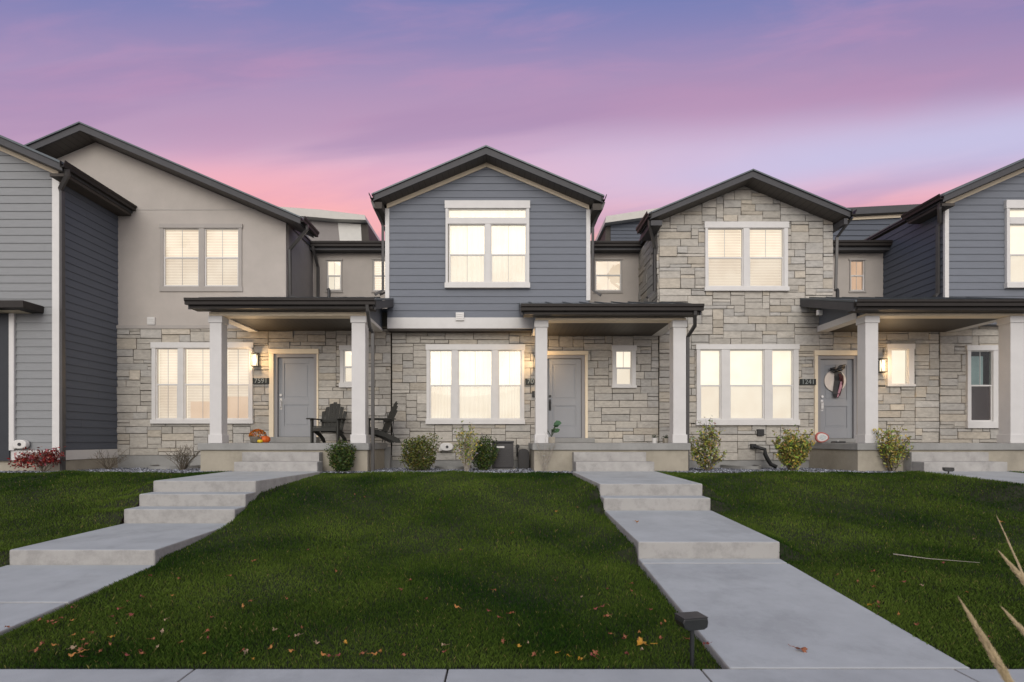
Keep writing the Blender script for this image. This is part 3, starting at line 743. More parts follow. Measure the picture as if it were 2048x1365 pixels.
# boxed eave returns
B(PX(748, 13.2), xlC - .052, 13.25, 14.3, zl - .36, zl - .205).build('eave_return', M['soffit_plain'], hC)
B(xrC + .042, PX(1204, 13.2), 13.25, 14.3, zr - .36, zr - .205).build('eave_return', M['soffit_plain'], hC)
dsp(hC, [(PX(744, 13.3), 13.3, zl - .15), (PX(748, 13.3), 13.32, zl - .3), (xlC - .14, 13.62, zl - .55), (xlC - .12, 13.66, zl - .62), (xlC - .12, 13.68, 5.35), (xlC - .3, 13.6, 5.22)], .042)
dsp(hC, [(PX(1208, 13.3), 13.3, zr - .15), (PX(1204, 13.3), 13.32, zr - .3), (xrC + .12, 13.62, zr - .55), (xrC + .11, 13.66, zr - .62), (xrC + .11, 13.68, 5.35), (xrC + .3, 13.6, 5.2)], .042)
# recess
tr3 = (1187, 1246, 517, 587)
backing(planeY(YR), [(xrC, zrt + .1), (XD + .0, zrt + .1)], 4.4, [win_hole(tr3, YR)]).build('recess_wall', M['stucco'], hC)
window(hC, YR, tr3, [(1192, 1241, 522, 581)], 551, tm='stucco2', style='room', grille=(1, 1), depth=.03, sill=False, screen=False)
B(xrC, XD, YW + .21, YR, 4.9, 5.0).build('recess_roof', M['metal_roof'], hC)
B(xrC + .002, XD, 15.62, YR + .4, 7.02, 7.2).build('recess_eave', M['fascia'], hC)
gutter_x(xrC + .05, XD - .005, 15.5, 7.24, .14, .115).build('recess_gutter', M['gutter'], hC)
MB().prismx([(15.6, 7.2), (22, 8.0), (22, 7.9), (15.6, 7.201)], xrC + .01, XD).build('recess_roof', M['metal_roof'], hC)
vent(hC, 920, 634, YC - .03, .10)
pC = porch(hC, PX(1043, 11.6), PX(1408, 11.6), PZ(609, 11.6), PZ(607, YW), (.69, .95), (3.71, 3.99), .66, 4.02, step_x=(1.49, 3.12), beam_y=642,
           spout=(0, 0, [(4.06, 11.67, 4.42), (4.06, 11.70, 4.3), (4.13, 11.9, 4.1), (4.06, 12.16, 3.9), (4.06, 12.18, .92)]))
plate(hC, 1051, 1084, 758, 770, YC1, '7075', .17)
lamp(hC, 1073, 727, YC1, amber=True)
# intercom box by the door
B(PX(1064, YC1), PX(1072, YC1), YC1 - .07, YC1 - .035, PZ(795, YC1), PZ(783, YC1)).build('doorbell', M['black'], hC, bevel=.003)

# =====================================================================  HOUSE D: stone gable
trD_low = (1390, 1596, 690, 851); trD_up = (1407, 1575, 446, 584); trD_sm = (1770, 1826, 689, 774)
_, dhD = door(hD, YW, (1640, 1706, 719, 877), 1627, 1717, 702, 1630, 1728, 'grey front door behind a round wreath')
holesD = [win_hole(trD_low, YW), win_hole(trD_up, YW), win_hole(trD_sm, YW), dhD]
xpD, zpD, slD = 6.06, 8.22, .41
wzD = lambda x: zpD - .19 - slD * abs(x - xpD)
XDR = PX(1665, YW)
zbD = PZ(921, YW)
B(XD, XE, YW, YW + .2, .6, zbD).build('foundation', M['foundg'], hD)
tD = [(XD, wzD(XD)), (xpD, wzD(xpD)), (XDR, wzD(XDR))]
backing(planeY(YW), tD, zbD, holesD, .2).build('stone_backing', M['mortar'], hD)
backing(planeY(YW), [(XDR + .001, 5.15), (XE, 5.15)], zbD, holesD, .2).build('stone_backing', M['mortar'], hD)
stones(planeY(YW), tD, zbD, holesD, 5).build('stone_wall', M['stone'], hD, colors=True)
stones(planeY(YW), [(XDR + .001, 4.6), (XE - .01, 4.6)], zbD, holesD, 8).build('stone_wall', M['stone'], hD, colors=True)
window(hD, YW, trD_low, [(1400, 1439, 702, 838), (1459, 1525, 702, 838), (1543, 1583, 702, 838)], 772, style='shade', grille=(0, 0))
window(hD, YW, trD_up, [(1415, 1483, 460, 574), (1498, 1564, 460, 574)], 517, style='slats', grille=(1, 0))
window(hD, YW, trD_sm, [(1781, 1812, 701, 768)], None, style='shade', grille=(0, 0))
# left side wall of stone
B(XD + .001, XD + .2, YW + .201, 22, 4.3, wzD(XD)).build('side_backing', M['mortar'], hD)
stones(planeX(XD, -1), [(YW + .0, wzD(XD) - .1), (YR + .3, wzD(XD) - .1)], 4.4, [], 31).build('side_stone_wall', M['stone'], hD, colors=True)
B(XDR - .2, XDR - .001, YW + .201, 22, 4.3, wzD(XDR)).build('side_wall', M['stucco_shaded'], hD)
rf, zl, zr = gable_roof(hD, xpD, zpD, slD, PX(1300, 13.4), PX(1701, 13.4), 13.4, 14.4, t=.19)
gable_roof(hD, xpD, zpD, slD, XD - .07, XDR + .04, 14.44, 22, t=.17)
gutter_y(13.34, 14.45, PX(1292, 13.4), zl - .02, -1, .13, .12).build('gutter', M['gutter'], hD)
gutter_y(13.34, 14.45, PX(1711, 13.4), zr - .02, 1, .13, .12).build('gutter', M['gutter'], hD)
B(PX(1303, 13.4), XD - .05, 13.45, 14.5, zl - .32, zl - .195).build('eave_return', M['fascia'], hD)
B(XDR + .002, PX(1698, 13.4), 13.45, 14.5, zr - .34, zr - .195).build('eave_return', M['fascia'], hD)
dsp(hD, [(PX(1298, 13.5), 13.5, zl - .15), (PX(1300, 13.5), 13.55, zl - .3), (XD - .10, 13.95, zl - .66), (XD - .09, 14.0, zl - .72), (XD - .09, 14.0, 5.4), (XD - .3, 13.9, 5.22)], .042)
dsp(hD, [(PX(1704, 13.5), 13.5, zr - .15), (XDR + .1, 13.9, zr - .5), (XDR + .1, 13.95, 5.4)], .042)
# recess wall
tr4 = (1697, 1732, 518, 586)
backing(planeY(YR), [(XDR, zrt + .1), (XE, zrt + .1)], 4.4, [win_hole(tr4, YR)]).build('recess_wall', M['stucco'], hD)
w4, _ = window(hD, YR, tr4, [(1702, 1727, 523, 581)], 552, tm='stucco2', style='room', grille=(1, 1), depth=.03, sill=False, screen=False)
for ch in w4.children:
    if ch.name.startswith('room_wall'): ch.data.materials[0] = M['warmroom']
B(XDR, XE, YW + .21, YR, 4.9, 5.0).build('recess_roof', M['metal_roof'], hD)
B(XDR + .002, XE + .01, 15.62, YR + .4, 7.02, 7.2).build('recess_eave', M['fascia'], hD)
gutter_x(XDR + .02, XE + .17, 15.5, 7.26, .14, .115).build('recess_gutter', M['gutter'], hD)
MB().prismx([(15.6, 7.2), (20, 7.75), (20, 7.65), (15.6, 7.201)], XDR + .01, XE).build('recess_roof', M['metal_roof'], hD)
# rear wing seen between C and D
MB().prism([(PX(1203, YQ), 6.5), (PX(1330, YQ), 6.5), (PX(1330, YQ), PZ(436, YQ)), (PX(1212, YQ), PZ(452, YQ))], YQ, YQ + 3).build('rear_soffit', M['soffit_plain'], hD)
siding(planeY(YQ - .02), [(PX(1221, YQ), PZ(450, YQ)), (PX(1330, YQ), PZ(438, YQ))], 6.5, [], .12, .02).build('rear_siding', M['darkblue_shaded'], hD)
MB().prism([(PX(1207, YQ), PZ(453, YQ)), (PX(1330, YQ), PZ(436, YQ)), (PX(1330, YQ), PZ(421, YQ)), (PX(1209, YQ), PZ(440, YQ))], YQ - .3, YQ + 3).build('rear_roof', M['lightmetal'], hD)
# porch 3
pD = porch(hD, 7.47, 11.9, PZ(600, 11.6), PZ(598, YW), (7.92, 8.2), (11.1, 11.4), 7.72, 11.6, step_x=(8.71, 10.44))
MB().prismx([(12.34, PZ(633, YF)), (YW - .05, PZ(633, YF)), (YW - .05, PZ(633, YF) + .15), (12.34, PZ(633, YF) + .15)], 7.9, 7.918).build('beam_cover', M['white'], pD)
plate(hD, 1597, 1629, 759, 771, YW, '1241', .17)
lamp(hD, 1756, 733, YW)
vent(hD, 1638, 626, 13.2, .06)
pipe(hD, 1675, 578, 600, 13.4)
# dryer hose and outlet box
B(PX(1512, YW), PX(1525, YW), YW - .10, YW - .035, PZ(872, YW), PZ(859, YW)).build('outlet_box', M['black'], hD, bevel=.006)
hp = [(PX(1508, 13.8), 13.83, PZ(893, 13.8)), (PX(1516, 13.8), 13.75, PZ(896, 13.8)), (PX(1526, 13.8), 13.7, PZ(899, 13.8)), (PX(1530, 13.7), 13.7, PZ(908, 13.7)), (PX(1534, 13.7), 13.68, PZ(918, 13.7)), (PX(1540, 13.7), 13.66, PZ(929, 13.7)), (PX(1550, 13.7), 13.6, PZ(934, 13.7))]
ho = MB(); ho.tube(hp, [.04, .045, .045, .05, .05, .05, .045], 10); ho.box(hp[0][0] - .06, hp[0][0] + .06, 13.8, 13.89, hp[0][2] - .06, hp[0][2] + .06)
ho.build('drain_pipe', M['black'], hD)

# =====================================================================  HOUSE A: grey front
XAL = -16.5
zbA = PZ(901, YF)
xpA, zpA, slA = -13.6, 9.36, .43
wzA = lambda x: zpA - .20 - slA * abs(x - xpA)
backing(planeY(YF), [(XAL, wzA(XAL)), (xpA, wzA(xpA)), (XA, wzA(XA))], zbA, [], .2).build('front_backing', M['grey'], hA)
siding(planeY(YF), [(XAL, wzA(XAL)), (xpA, wzA(xpA)), (XA, wzA(XA))], zbA, []).build('siding_wall', M['grey'], hA)
backing(planeX(XA, 1), [(YF + .0, wzA(XA)), (YW + .1, wzA(XA))], zbA, [], .2).build('side_backing', M['darkblue_shaded'], hA)
siding(planeX(XA, 1), [(YF + .05, wzA(XA)), (YW, wzA(XA))], zbA, []).build('side_siding_wall', M['darkblue_shaded'], hA)
B(XA - .13, XA + .025, YF - .03, YF + .06, zbA, wzA(XA) - .08).build('corner_board', M['white'], hA)
MB().prism([(xpA, wzA(xpA) - .09), (XA + .02, wzA(XA) - .10), (XA + .02, wzA(XA) - .004), (xpA, wzA(xpA) - .004)], YF - .045, YF - .001).build('gable_trim', M['cream'], hA)
B(XAL, XA + .03, YF - .02, YF + .3, PZ(921, YF), zbA - .004).build('base_board', M['white'], hA)
B(XA - .3, XA + .02, YF + .301, YW, PZ(921, YF), zbA - .004).build('base_board', M['white'], hA)
B(XAL, XA, YF + .02, YW, .6, PZ(921, YF) - .003).build('foundation', M['founda'], hA)
rf, zl, zr = gable_roof(hA, xpA, zpA, slA, -18, -9.40, 11.7, YW + .0)
gutter_y(11.62, YW - .02, -9.27, zr - .02, 1, .13, .12).build('gutter', M['gutter'], hA)
B(XA + .03, -9.42, 11.8, YW - .02, zr - .27, zr - .205).build('eave_soffit', M['soffit_plain'], hA)
dsp(hA, [(-9.34, 11.75, zr - .14), (-9.36, 11.8, zr - .24), (XA + .07, 12.05, zr - .42), (XA + .09, 12.06, zr - .5), (XA + .09, 12.08, .95)], .052)
# dark entry panel, post board and canopy at the frame edge
xq = PX(23, YF)
B(-13, xq, YF - .06, YF - .022, PZ(922, YF), PZ(618, YF)).build('entry_panel', mat('charcoal_panel', (.035, .038, .045), .6, .08, 4), hA)
B(xq + .002, xq + .11, YF - .07, YF - .024, zbA, PZ(619, YF)).build('entry_trim', M['white'], hA)
B(-13, PX(50, 11.6), 11.55, YF - .001, PZ(617, 11.6), PZ(602, 11.6)).build('canopy', M['gutter'], hA, bevel=.01)
B(-13, PX(50, 11.9), 11.75, YF - .001, PZ(622, 11.8), PZ(617, 11.6) - .003).build('canopy_trim', M['cream'], hA)

# =====================================================================  HOUSE E: blue, cut by the frame
YE = 13.7
trE_low = (1929, 1999, 692, 857); trE_up = (2007, 2180, 403, 578)
holesE = [win_hole(trE_low, YW)]
B(XE + .001, 20, YW, YW + .2, .6, zbD).build('foundation', M['foundg'], hE)
backing(planeY(YW), [(XE + .001, 5.15), (20, 5.15)], zbD, holesE, .2).build('stone_backing', M['mortar'], hE)
stones(planeY(YW), [(XE + .01, 4.6), (18, 4.6)], zbD, holesE, 77).build('stone_wall', M['stone'], hE, colors=True)
window(hE, YW, trE_low, [(1939, 1980, 704, 842)], 772, style='none', dark=True, screen=True, label='unlit window with a pale teal reflection painted behind its upper sash')
xpE, zpE, slE = 13.55, 8.86, .435
wzE = lambda x: zpE - .20 - slE * abs(x - xpE)
xe0 = PX(1889, YE)
tE = [(xe0, wzE(xe0)), (xpE, wzE(xpE)), (16.3, wzE(16.3))]
hE_ = win_hole(trE_up, YE)
backing(planeY(YE), tE, 4.5, [hE_], .2).build('gable_backing', M['blue'], hE)
siding(planeY(YE), tE, 4.5, [hE_]).build('siding_wall', M['blue'], hE)
window(hE, YE, trE_up, [(2017, 2086, 452, 566), (2100, 2168, 452, 566)], 511, style='shade', grille=(0, 0), transom=(2016, 2168, 421, 436))
MB().prism([(xe0 - .01, wzE(xe0) - w - .01), (xpE, wzE(xpE) - w), (16.3, wzE(16.3) - w), (16.3, wzE(16.3)), (xpE, wzE(xpE) - .002), (xe0 - .01, wzE(xe0) - .002)], YE - .045, YE - .001).build('gable_trim', M['cream'], hE)
B(xe0 - .02, xe0 + .08, YE - .04, YE + .02, 5.0, wzE(xe0) - w - .012).build('corner_board', M['white'], hE)
backing(planeX(xe0, -1), [(YE + .2, wzE(xe0)), (19.5, wzE(xe0))], 4.6, [], .2).build('side_backing', M['darkblue_shaded'], hE)
siding(planeX(xe0, -1), [(YE + .02, wzE(xe0)), (19.5, wzE(xe0))], 4.6, []).build('side_siding_wall', M['darkblue_shaded'], hE)
rf, zl, zr = gable_roof(hE, xpE, zpE, slE, PX(1886, 13.3), 17, 13.3, 14.5)
gable_roof(hE, xpE, zpE, slE, xe0 - .05, 17, 14.54, 22.6, t=.12)
gutter_y(13.26, 14.55, PX(1876, 13.3), zl - .02, -1, .13, .12).build('gutter', M['gutter'], hE)
B(PX(1888, 13.3), xe0 - .02, 13.36, 14.5, zl - .27, zl - .205).build('eave_soffit', M['soffit_plain'], hE)
dsp(hE, [(PX(1881, 13.4), 13.4, zl - .14), (PX(1882, 13.4), 13.45, zl - .3), (xe0 - .08, 13.75, zl - .52), (xe0 - .09, 13.8, zl - .6), (xe0 - .09, 13.8, 5.3), (xe0 - .25, 13.7, 5.2)], .045)
# rear wing between D and E
Y2 = 19.6
siding(planeY(Y2), [(PX(1640, Y2), PZ(445, Y2)), (PX(1900, Y2), PZ(432, Y2))], 6.5, [], .2, .03).build('rear_siding', M['darkblue_shaded'], hE)
MB().prism([(PX(1640, Y2), 6.5), (PX(1900, Y2), 6.5), (PX(1900, Y2), PZ(432, Y2)), (PX(1640, Y2), PZ(445, Y2))], Y2 + .001, Y2 + 3).build('rear_wall', M['darkblue_shaded'], hE)
MB().prism([(PX(1640, Y2), PZ(445, Y2)), (PX(1900, Y2), PZ(432, Y2)), (PX(1900, Y2), PZ(426, Y2)), (PX(1640, Y2), PZ(439, Y2))], Y2 - .08, Y2 + 3).build('rear_trim', M['cream'], hE)
MB().prism([(PX(1640, Y2), PZ(438.7, Y2)), (PX(1900, Y2), PZ(425.7, Y2)), (PX(1900, Y2), PZ(412, Y2)), (PX(1640, Y2), PZ(425, Y2))], Y2 - .3, Y2 + 3).build('rear_roof', M['fascia'], hE)
MB().tube([(PX(1733, Y2), Y2, PZ(432, Y2)), (PX(1733, Y2), Y2, PZ(418, Y2))], .05, 8).build('vent_pipe', M['lightmetal'], hE)

# =====================================================================  GROUND
zs = lambda Y, t: float(np.interp(Y, t[0], t[1]))
PROF = ([3.92, 4.6, 5.6, 6.6, 7.6, 8.6, 9.3, 10.0, 10.7, 11.25, 11.6, 14], [-.012, .02, .075, .15, .27, .44, .60, .76, .88, .935, .93, .90])
def gz(x, y): return zs(y, PROF)
# street and sidewalk
struct(B(-60, 60, -60, 1.6, -.34, -.14).build('road', M['road']))
struct(B(-60, 60, 1.6, 1.78, -.3, -.012).build('kerb', M['foundg'], bevel=.02))
struct(B(-60, 60, 1.78, 60, -.9, -.06).build('ground', M['soil']))
sw = MB(); x = .40 - 1.8 * 10 - .8
j0 = 1.40 - 1.8 * 12
xs = [j0 + 1.8 * i for i in range(26)]
for a, b in zip(xs, xs[1:]): sw.box(a + .006, b - .006, 1.79, 3.915, -.12, 0)
struct(sw.build('sidewalk', M['concrete'], bevel=.008))

def slab_poly(mb, y0, y1, za, zb, xl0, xr0, xl1, xr1, thick):
    """sloping slab: front edge at y0 height za, back edge at y1 height zb"""
    mb.add([(xl0, y0, za - thick), (xr0, y0, za - thick), (xr1, y1, zb - thick), (xl1, y1, zb - thick), (xl0, y0, za), (xr0, y0, za), (xr1, y1, zb), (xl1, y1, zb)],
           [(0, 3, 2, 1), (4, 5, 6, 7), (0, 1, 5, 4), (1, 2, 6, 5), (2, 3, 7, 6), (3, 0, 4, 7)])
def walk(name, pieces):
    mb = MB()
    for p in pieces: slab_poly(mb, *p)
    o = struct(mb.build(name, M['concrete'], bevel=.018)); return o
# left walk
L0, L1 = -5.95, -4.21
walk('path', [(3.925, 5.30, .0, .062, L0 - .1, L1, L0 - .07, L1, .3), (5.312, 6.64, .062, .123, L0 - .07, L1, L0 - .04, L1, .3),
              (6.63, 8.61, .304, .325, L0 - .02, L1, L0 + .01, L1, .4),
              (8.60, 8.97, .545, .548, L0, L1, L0, L1, .5),
              (8.96, 9.33, .745, .748, L0, L1, L0, L1, .5),
              (9.32, 11.398, .935, .975, L0, L1, -5.72, -3.80, .5)])
R0, R1 = 1.61, 3.34
def rwalk(dx, name):
    walk(name, [(3.925, 6.50, .0, .170, R0 + dx, R1 + dx, R0 + dx + .028, R1 + dx + .028, .3), (6.512, 6.72, .171, .184, R0 + dx + .028, R1 + dx + .028, R0 + dx + .03, R1 + dx + .03, .3),
                (6.71, 8.89, .385, .49, R0 + dx + .03, R1 + dx + .03, R0 + dx + .02, R1 + dx + .02, .4),
                (8.88, 9.25, .69, .693, R0 + dx, R1 + dx, R0 + dx, R1 + dx, .5),
                (9.24, 11.398, .89, .975, R0 + dx, R1 + dx, 1.42 + dx, 3.16 + dx, .5)])
rwalk(0, 'path'); rwalk(7.24, 'path')

def wl(y, pts): return float(np.interp(y, [p[0] for p in pts], [p[1] for p in pts]))
LW_l = [(3.9, L0 - .1), (6.6, L0 - .02), (9.3, L0), (11.4, -5.72)]; LW_r = [(3.9, L1), (9.3, L1), (11.4, -3.80)]
RW_l = [(3.9, R0), (9.24, R0 + .01), (11.4, 1.42)]; RW_r = [(3.9, R1), (6.7, R1 + .03), (9.24, R1), (11.4, 3.16)]
TW_l = [(3.9, R0 + 7.24), (9.24, R0 + 7.25), (11.4, 8.66)]; TW_r = [(3.9, R1 + 7.24), (9.24, R1 + 7.24), (11.4, 10.4)]
FAR = 11.45
regions = [(lambda y: -17.0, lambda y: wl(y, LW_l)), (lambda y: wl(y, LW_r), lambda y: wl(y, RW_l)), (lambda y: wl(y, RW_r), lambda y: wl(y, TW_l)), (lambda y: wl(y, TW_r), lambda y: 19.0)]
def edge_y(x):        # the bed edge wavers a little
    return FAR + .06 * math.sin(x * 1.3) + .05 * math.sin(x * 3.1 + 1)
def bump(x, y): return .018 * np.sin(x * 1.7 + y * .9) + .012 * np.sin(x * 3.9 - y * 2.3) + .008 * np.sin(x * 7.1 + y * 5.2)
SL = ([3.9, 6.60, 6.72, 8.50, 8.66, 8.90, 9.02, 9.28, 9.42, 11.4], [0, .12, .30, .32, .53, .545, .73, .745, .925, .975])
SR = ([3.9, 6.66, 6.80, 8.82, 8.95, 9.18, 9.32, 11.4], [0, .18, .38, .48, .68, .69, .885, .975])
def blend_tab(li):                      # (walk heights, side): the turf runs flush with the slabs on these sides
    return {0: (SL, 1), 2: (SR, 0), 1: None, 3: (SR, 1)}[li]
def lawn_z(li, x, y, A, Bq):
    e = np.clip(np.minimum(x - A, Bq - x) / .25, 0, 1) * np.clip((y - 3.92) * 2, 0, 1)
    z = np.interp(y, PROF[0], PROF[1]) + bump(x, y) * e
    def mixin(z, d, tab, off, reach):
        t = np.clip(d / reach, 0, 1); t = t * t * (3 - 2 * t)
        return (np.interp(y, tab[0], tab[1]) + off) * (1 - t) + z * t
    if li == 0: z = mixin(z, Bq - x, SL, -.025, .9)
    if li == 1: z = mixin(z, x - A, SL, -.13, .12) * .5 + z * .5; z = mixin(z, Bq - x, SR, -.08, .35)
    if li == 2: z = mixin(z, x - A, SR, -.025, .5); z = mixin(z, Bq - x, SR, -.02, 1.0)
    if li == 3: z = mixin(z, x - A, SR, -.03, .6)
    return z
for li, (fa, fb) in enumerate(regions):
    NY = 110; NX = 90; mb = MB(); vs = []
    for i in range(NY + 1):
        y = 3.925 + (FAR - 3.925) * i / NY; a, b = fa(y), fb(y)
        for j in range(NX + 1):
            t = j / NX; t = .5 - .5 * math.cos(math.pi * t); x = a + (b - a) * t
            vs.append((x, y, float(lawn_z(li, np.array(x), np.array(y), a, b))))
    fs = [(i * (NX + 1) + j, i * (NX + 1) + j + 1, (i + 1) * (NX + 1) + j + 1, (i + 1) * (NX + 1) + j) for i in range(NY) for j in range(NX)]
    mb.add(vs, fs); o = mb.build('lawn_soil', M['soil'], smooth=True); struct(o)
bed = MB(); bed.add([(-20, FAR - .3, .86), (20, FAR - .3, .86), (20, FAR + .1, .925), (-20, FAR + .1, .925), (20, 14.1, .90), (-20, 14.1, .90)], [(0, 1, 2, 3), (3, 2, 4, 5)])
struct(bed.build('planting_bed_ground', M['soil']))

# ---- grass blades, all of one object per lawn (nobody could count them)
def make_blades(li, fa, fb, ymin, ymax, dens, hgt, wid):
    xa = max(min(fa(ymin), fa(ymax)) - .02, -(1030 / F) * ymax - .6); xb = min(max(fb(ymin), fb(ymax)) + .02, (1060 / F) * ymax + .6)
    if xb <= xa: return None
    n = int((xb - xa) * (ymax - ymin) * dens)
    x = rng.uniform(xa, xb, n); y = rng.uniform(ymin, ymax, n)
    A = np.interp(y, np.linspace(3.9, 11.6, 40), [fa(t) for t in np.linspace(3.9, 11.6, 40)])
    Bq = np.interp(y, np.linspace(3.9, 11.6, 40), [fb(t) for t in np.linspace(3.9, 11.6, 40)])
    k = (x > A + .004 - np.abs(rng.normal(0, .016, n))) & (x < Bq - .004 + np.abs(rng.normal(0, .016, n))) & (x > -(1040 / F) * y - .3) & (x < (1075 / F) * y + .3)
    x, y, A, Bq = x[k], y[k], A[k], Bq[k]; n = len(x)
    z = lawn_z(li, x, y, A, Bq)
    h = hgt * rng.uniform(.55, 1.25, n) * (1 + .25 * np.sin(x * 2.3 + 1) * np.sin(y * 1.9)); th = rng.uniform(0, 2 * np.pi, n)
    lean = rng.uniform(.05, .75, n) * h; la = rng.uniform(0, 2 * np.pi, n); wd = wid * rng.uniform(.7, 1.3, n)
    P = np.zeros((n, 4, 3))
    dx, dy = np.cos(th) * wd / 2, np.sin(th) * wd / 2
    P[:, 0] = np.stack([x - dx, y - dy, z - .005], 1); P[:, 1] = np.stack([x + dx, y + dy, z - .005], 1)
    mx, my = x + np.cos(la) * lean * .35, y + np.sin(la) * lean * .35
    P[:, 2] = np.stack([mx + dx * .7, my + dy * .7, z + h * .6], 1)
    P[:, 3] = np.stack([x + np.cos(la) * lean, y + np.sin(la) * lean, z + h], 1)
    # patches of lighter and yellower turf
    pt = .45 + .35 * np.sin(x * 1.0 + 2.0 * np.sin(y * .75 + .6)) * np.sin(y * 1.5 + 1.3 * np.sin(x * .9)) + .2 * np.sin(x * 2.9 + 1.5 * np.sin(y * 2.1)) * np.sin(y * 3.7 + np.sin(x * 2.3) * 1.4)
    pt = np.clip(pt + rng.normal(0, .14, n), 0, 1)
    c0 = np.array([.014, .040, .006]); c1 = np.array([.098, .146, .024]); cy = np.array([.20, .17, .06])
    C = c0 + (c1 - c0) * pt[:, None]; dry = rng.random(n) < .018; C[dry] = cy; C *= rng.uniform(.84, 1.14, n)[:, None]
    return P, C
def blades_object(name, chunks, label):
    P = np.concatenate([c[0] for c in chunks]); C = np.concatenate([c[1] for c in chunks]); n = len(P)
    me = bpy.data.meshes.new(name)
    me.vertices.add(n * 4); me.vertices.foreach_set('co', P.reshape(-1).astype(np.float32))
    idx = np.arange(n)[:, None] * 4
    tri = np.concatenate([idx + np.array([[0, 1, 2]]), idx + np.array([[0, 2, 3]])], 1).reshape(-1)
    me.loops.add(len(tri)); me.loops.foreach_set('vertex_index', tri.astype(np.int32))
    me.polygons.add(n * 2); me.polygons.foreach_set('loop_start', np.arange(0, n * 6, 3, dtype=np.int32)); me.polygons.foreach_set('loop_total', np.full(n * 2, 3, dtype=np.int32))
    a = me.color_attributes.new('Col', 'FLOAT_COLOR', 'POINT')
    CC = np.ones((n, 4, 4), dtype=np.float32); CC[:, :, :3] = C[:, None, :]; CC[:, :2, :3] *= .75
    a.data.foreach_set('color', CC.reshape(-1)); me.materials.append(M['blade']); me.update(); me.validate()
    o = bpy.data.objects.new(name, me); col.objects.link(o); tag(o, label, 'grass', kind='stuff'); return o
GL = ['dark green turf at the far left of the left walk', 'dark green sloping turf between the two stepped walks', 'dark green turf right of the stepped walk', 'turf beyond the third walk at the frame edge']
for li, ((fa, fb), lb) in enumerate(zip(regions, GL)):
    ch = [make_blades(li, fa, fb, *q) for q in ((3.93, 5.2, 11000, .036, .0034), (5.2, 7.0, 7500, .035, .0045), (7.0, 9.2, 4500, .036, .006), (9.2, 11.5, 3200, .036, .008))]
    ch = [c for c in ch if c is not None and len(c[0])]
    if ch: blades_object('grass', ch, lb)

# ---- gravel
def pebbles(n, x0, x1, y0, y1, zf, s0, s1):
    oct_ = np.array([(1, 0, 0), (0, 1, 0), (-1, 0, 0), (0, -1, 0), (0, 0, 1), (0, 0, -1)], float)
    x = rng.uniform(x0, x1, n); y = rng.uniform(y0, y1, n); s = rng.uniform(s0, s1, n)
    V = oct_[None] * rng.uniform(.6, 1.2, (n, 6, 1)); th = rng.uniform(0, 6.28, n)
    c, si = np.cos(th)[:, None], np.sin(th)[:, None]
    X = V[:, :, 0] * c - V[:, :, 1] * si; Yv = V[:, :, 0] * si + V[:, :, 1] * c
    return np.stack([X * s[:, None] + x[:, None], Yv * s[:, None] * .8 + y[:, None], V[:, :, 2] * s[:, None] * .6 + np.interp(y, PROF[0], PROF[1])[:, None] + .015], 2)
V = pebbles(26000, -14, 14.5, FAR - .04, 13.9, None, .014, .036); n = len(V)
k = np.ones(n, bool)
for (a, b) in ((-5.75, -3.82), (1.44, 3.14), (8.68, 10.38)):
    k &= ~((V[:, 0, 0] > a - .03) & (V[:, 0, 0] < b + .03) & (V[:, 0, 1] < 11.45))
V = V[k]; n = len(V)
me = bpy.data.meshes.new('gravel')
tris = np.array([(0, 1, 4), (1, 2, 4), (2, 3, 4), (3, 0, 4), (1, 0, 5), (2, 1, 5), (3, 2, 5), (0, 3, 5)])
me.from_pydata(V.reshape(-1, 3).tolist(), [], (tris[None] + (np.arange(n) * 6)[:, None, None]).reshape(-1, 3).tolist())
a = me.color_attributes.new('Col', 'FLOAT_COLOR', 'POINT'); g = rng.choice([.05, .10, .18, .30, .45], n, p=[.2, .3, .25, .17, .08]) * rng.uniform(.8, 1.2, n)
CC = np.ones((n, 6, 4), np.float32); CC[:, :, 0] = g[:, None] * .92; CC[:, :, 1] = g[:, None] * .97; CC[:, :, 2] = g[:, None] * 1.12
a.data.foreach_set('color', CC.reshape(-1)); me.materials.append(M['pebble'])
o = bpy.data.objects.new('gravel', me); col.objects.link(o); tag(o, 'blue-grey pebbles filling the beds along the house fronts', 'gravel', kind='stuff')

# =====================================================================  PLANTS
def leaves_mesh(pts, size, cols, up=.4, rn=random):
    mb = MB()
    for (x, y, z) in pts:
        s = size * rn.uniform(.6, 1.3); d = Vector((rn.gauss(0, 1), rn.gauss(0, 1), rn.gauss(0, 1) + up)).normalized()
        a = d.orthogonal().normalized(); a.rotate(Matrix.Rotation(rn.uniform(0, 6.28), 3, d)); b = d.cross(a)
        p = Vector((x, y, z)); mb.cur = tuple(c * rn.uniform(.7, 1.25) for c in rn.choice(cols))
        mb.add([p - a * s, p + b * s * .45, p + a * s, p - b * s * .45], [(0, 1, 2, 3)])
    return mb
def twigs(base, tips, r0, rn, wob=.05):
    mb = MB()
    for t in tips:
        p0 = Vector(base) + Vector((rn.uniform(-.04, .04), rn.uniform(-.04, .04), 0)); p1 = Vector(t); pts = []
        for i in range(5):
            q = p0.lerp(p1, i / 4); w_ = wob * math.sin(math.pi * i / 4)
            pts.append(q + Vector((rn.uniform(-w_, w_), rn.uniform(-w_, w_), rn.uniform(0, w_))))
        mb.tube(pts, [r0, r0 * .8, r0 * .6, r0 * .45, r0 * .25], 5)
    return mb
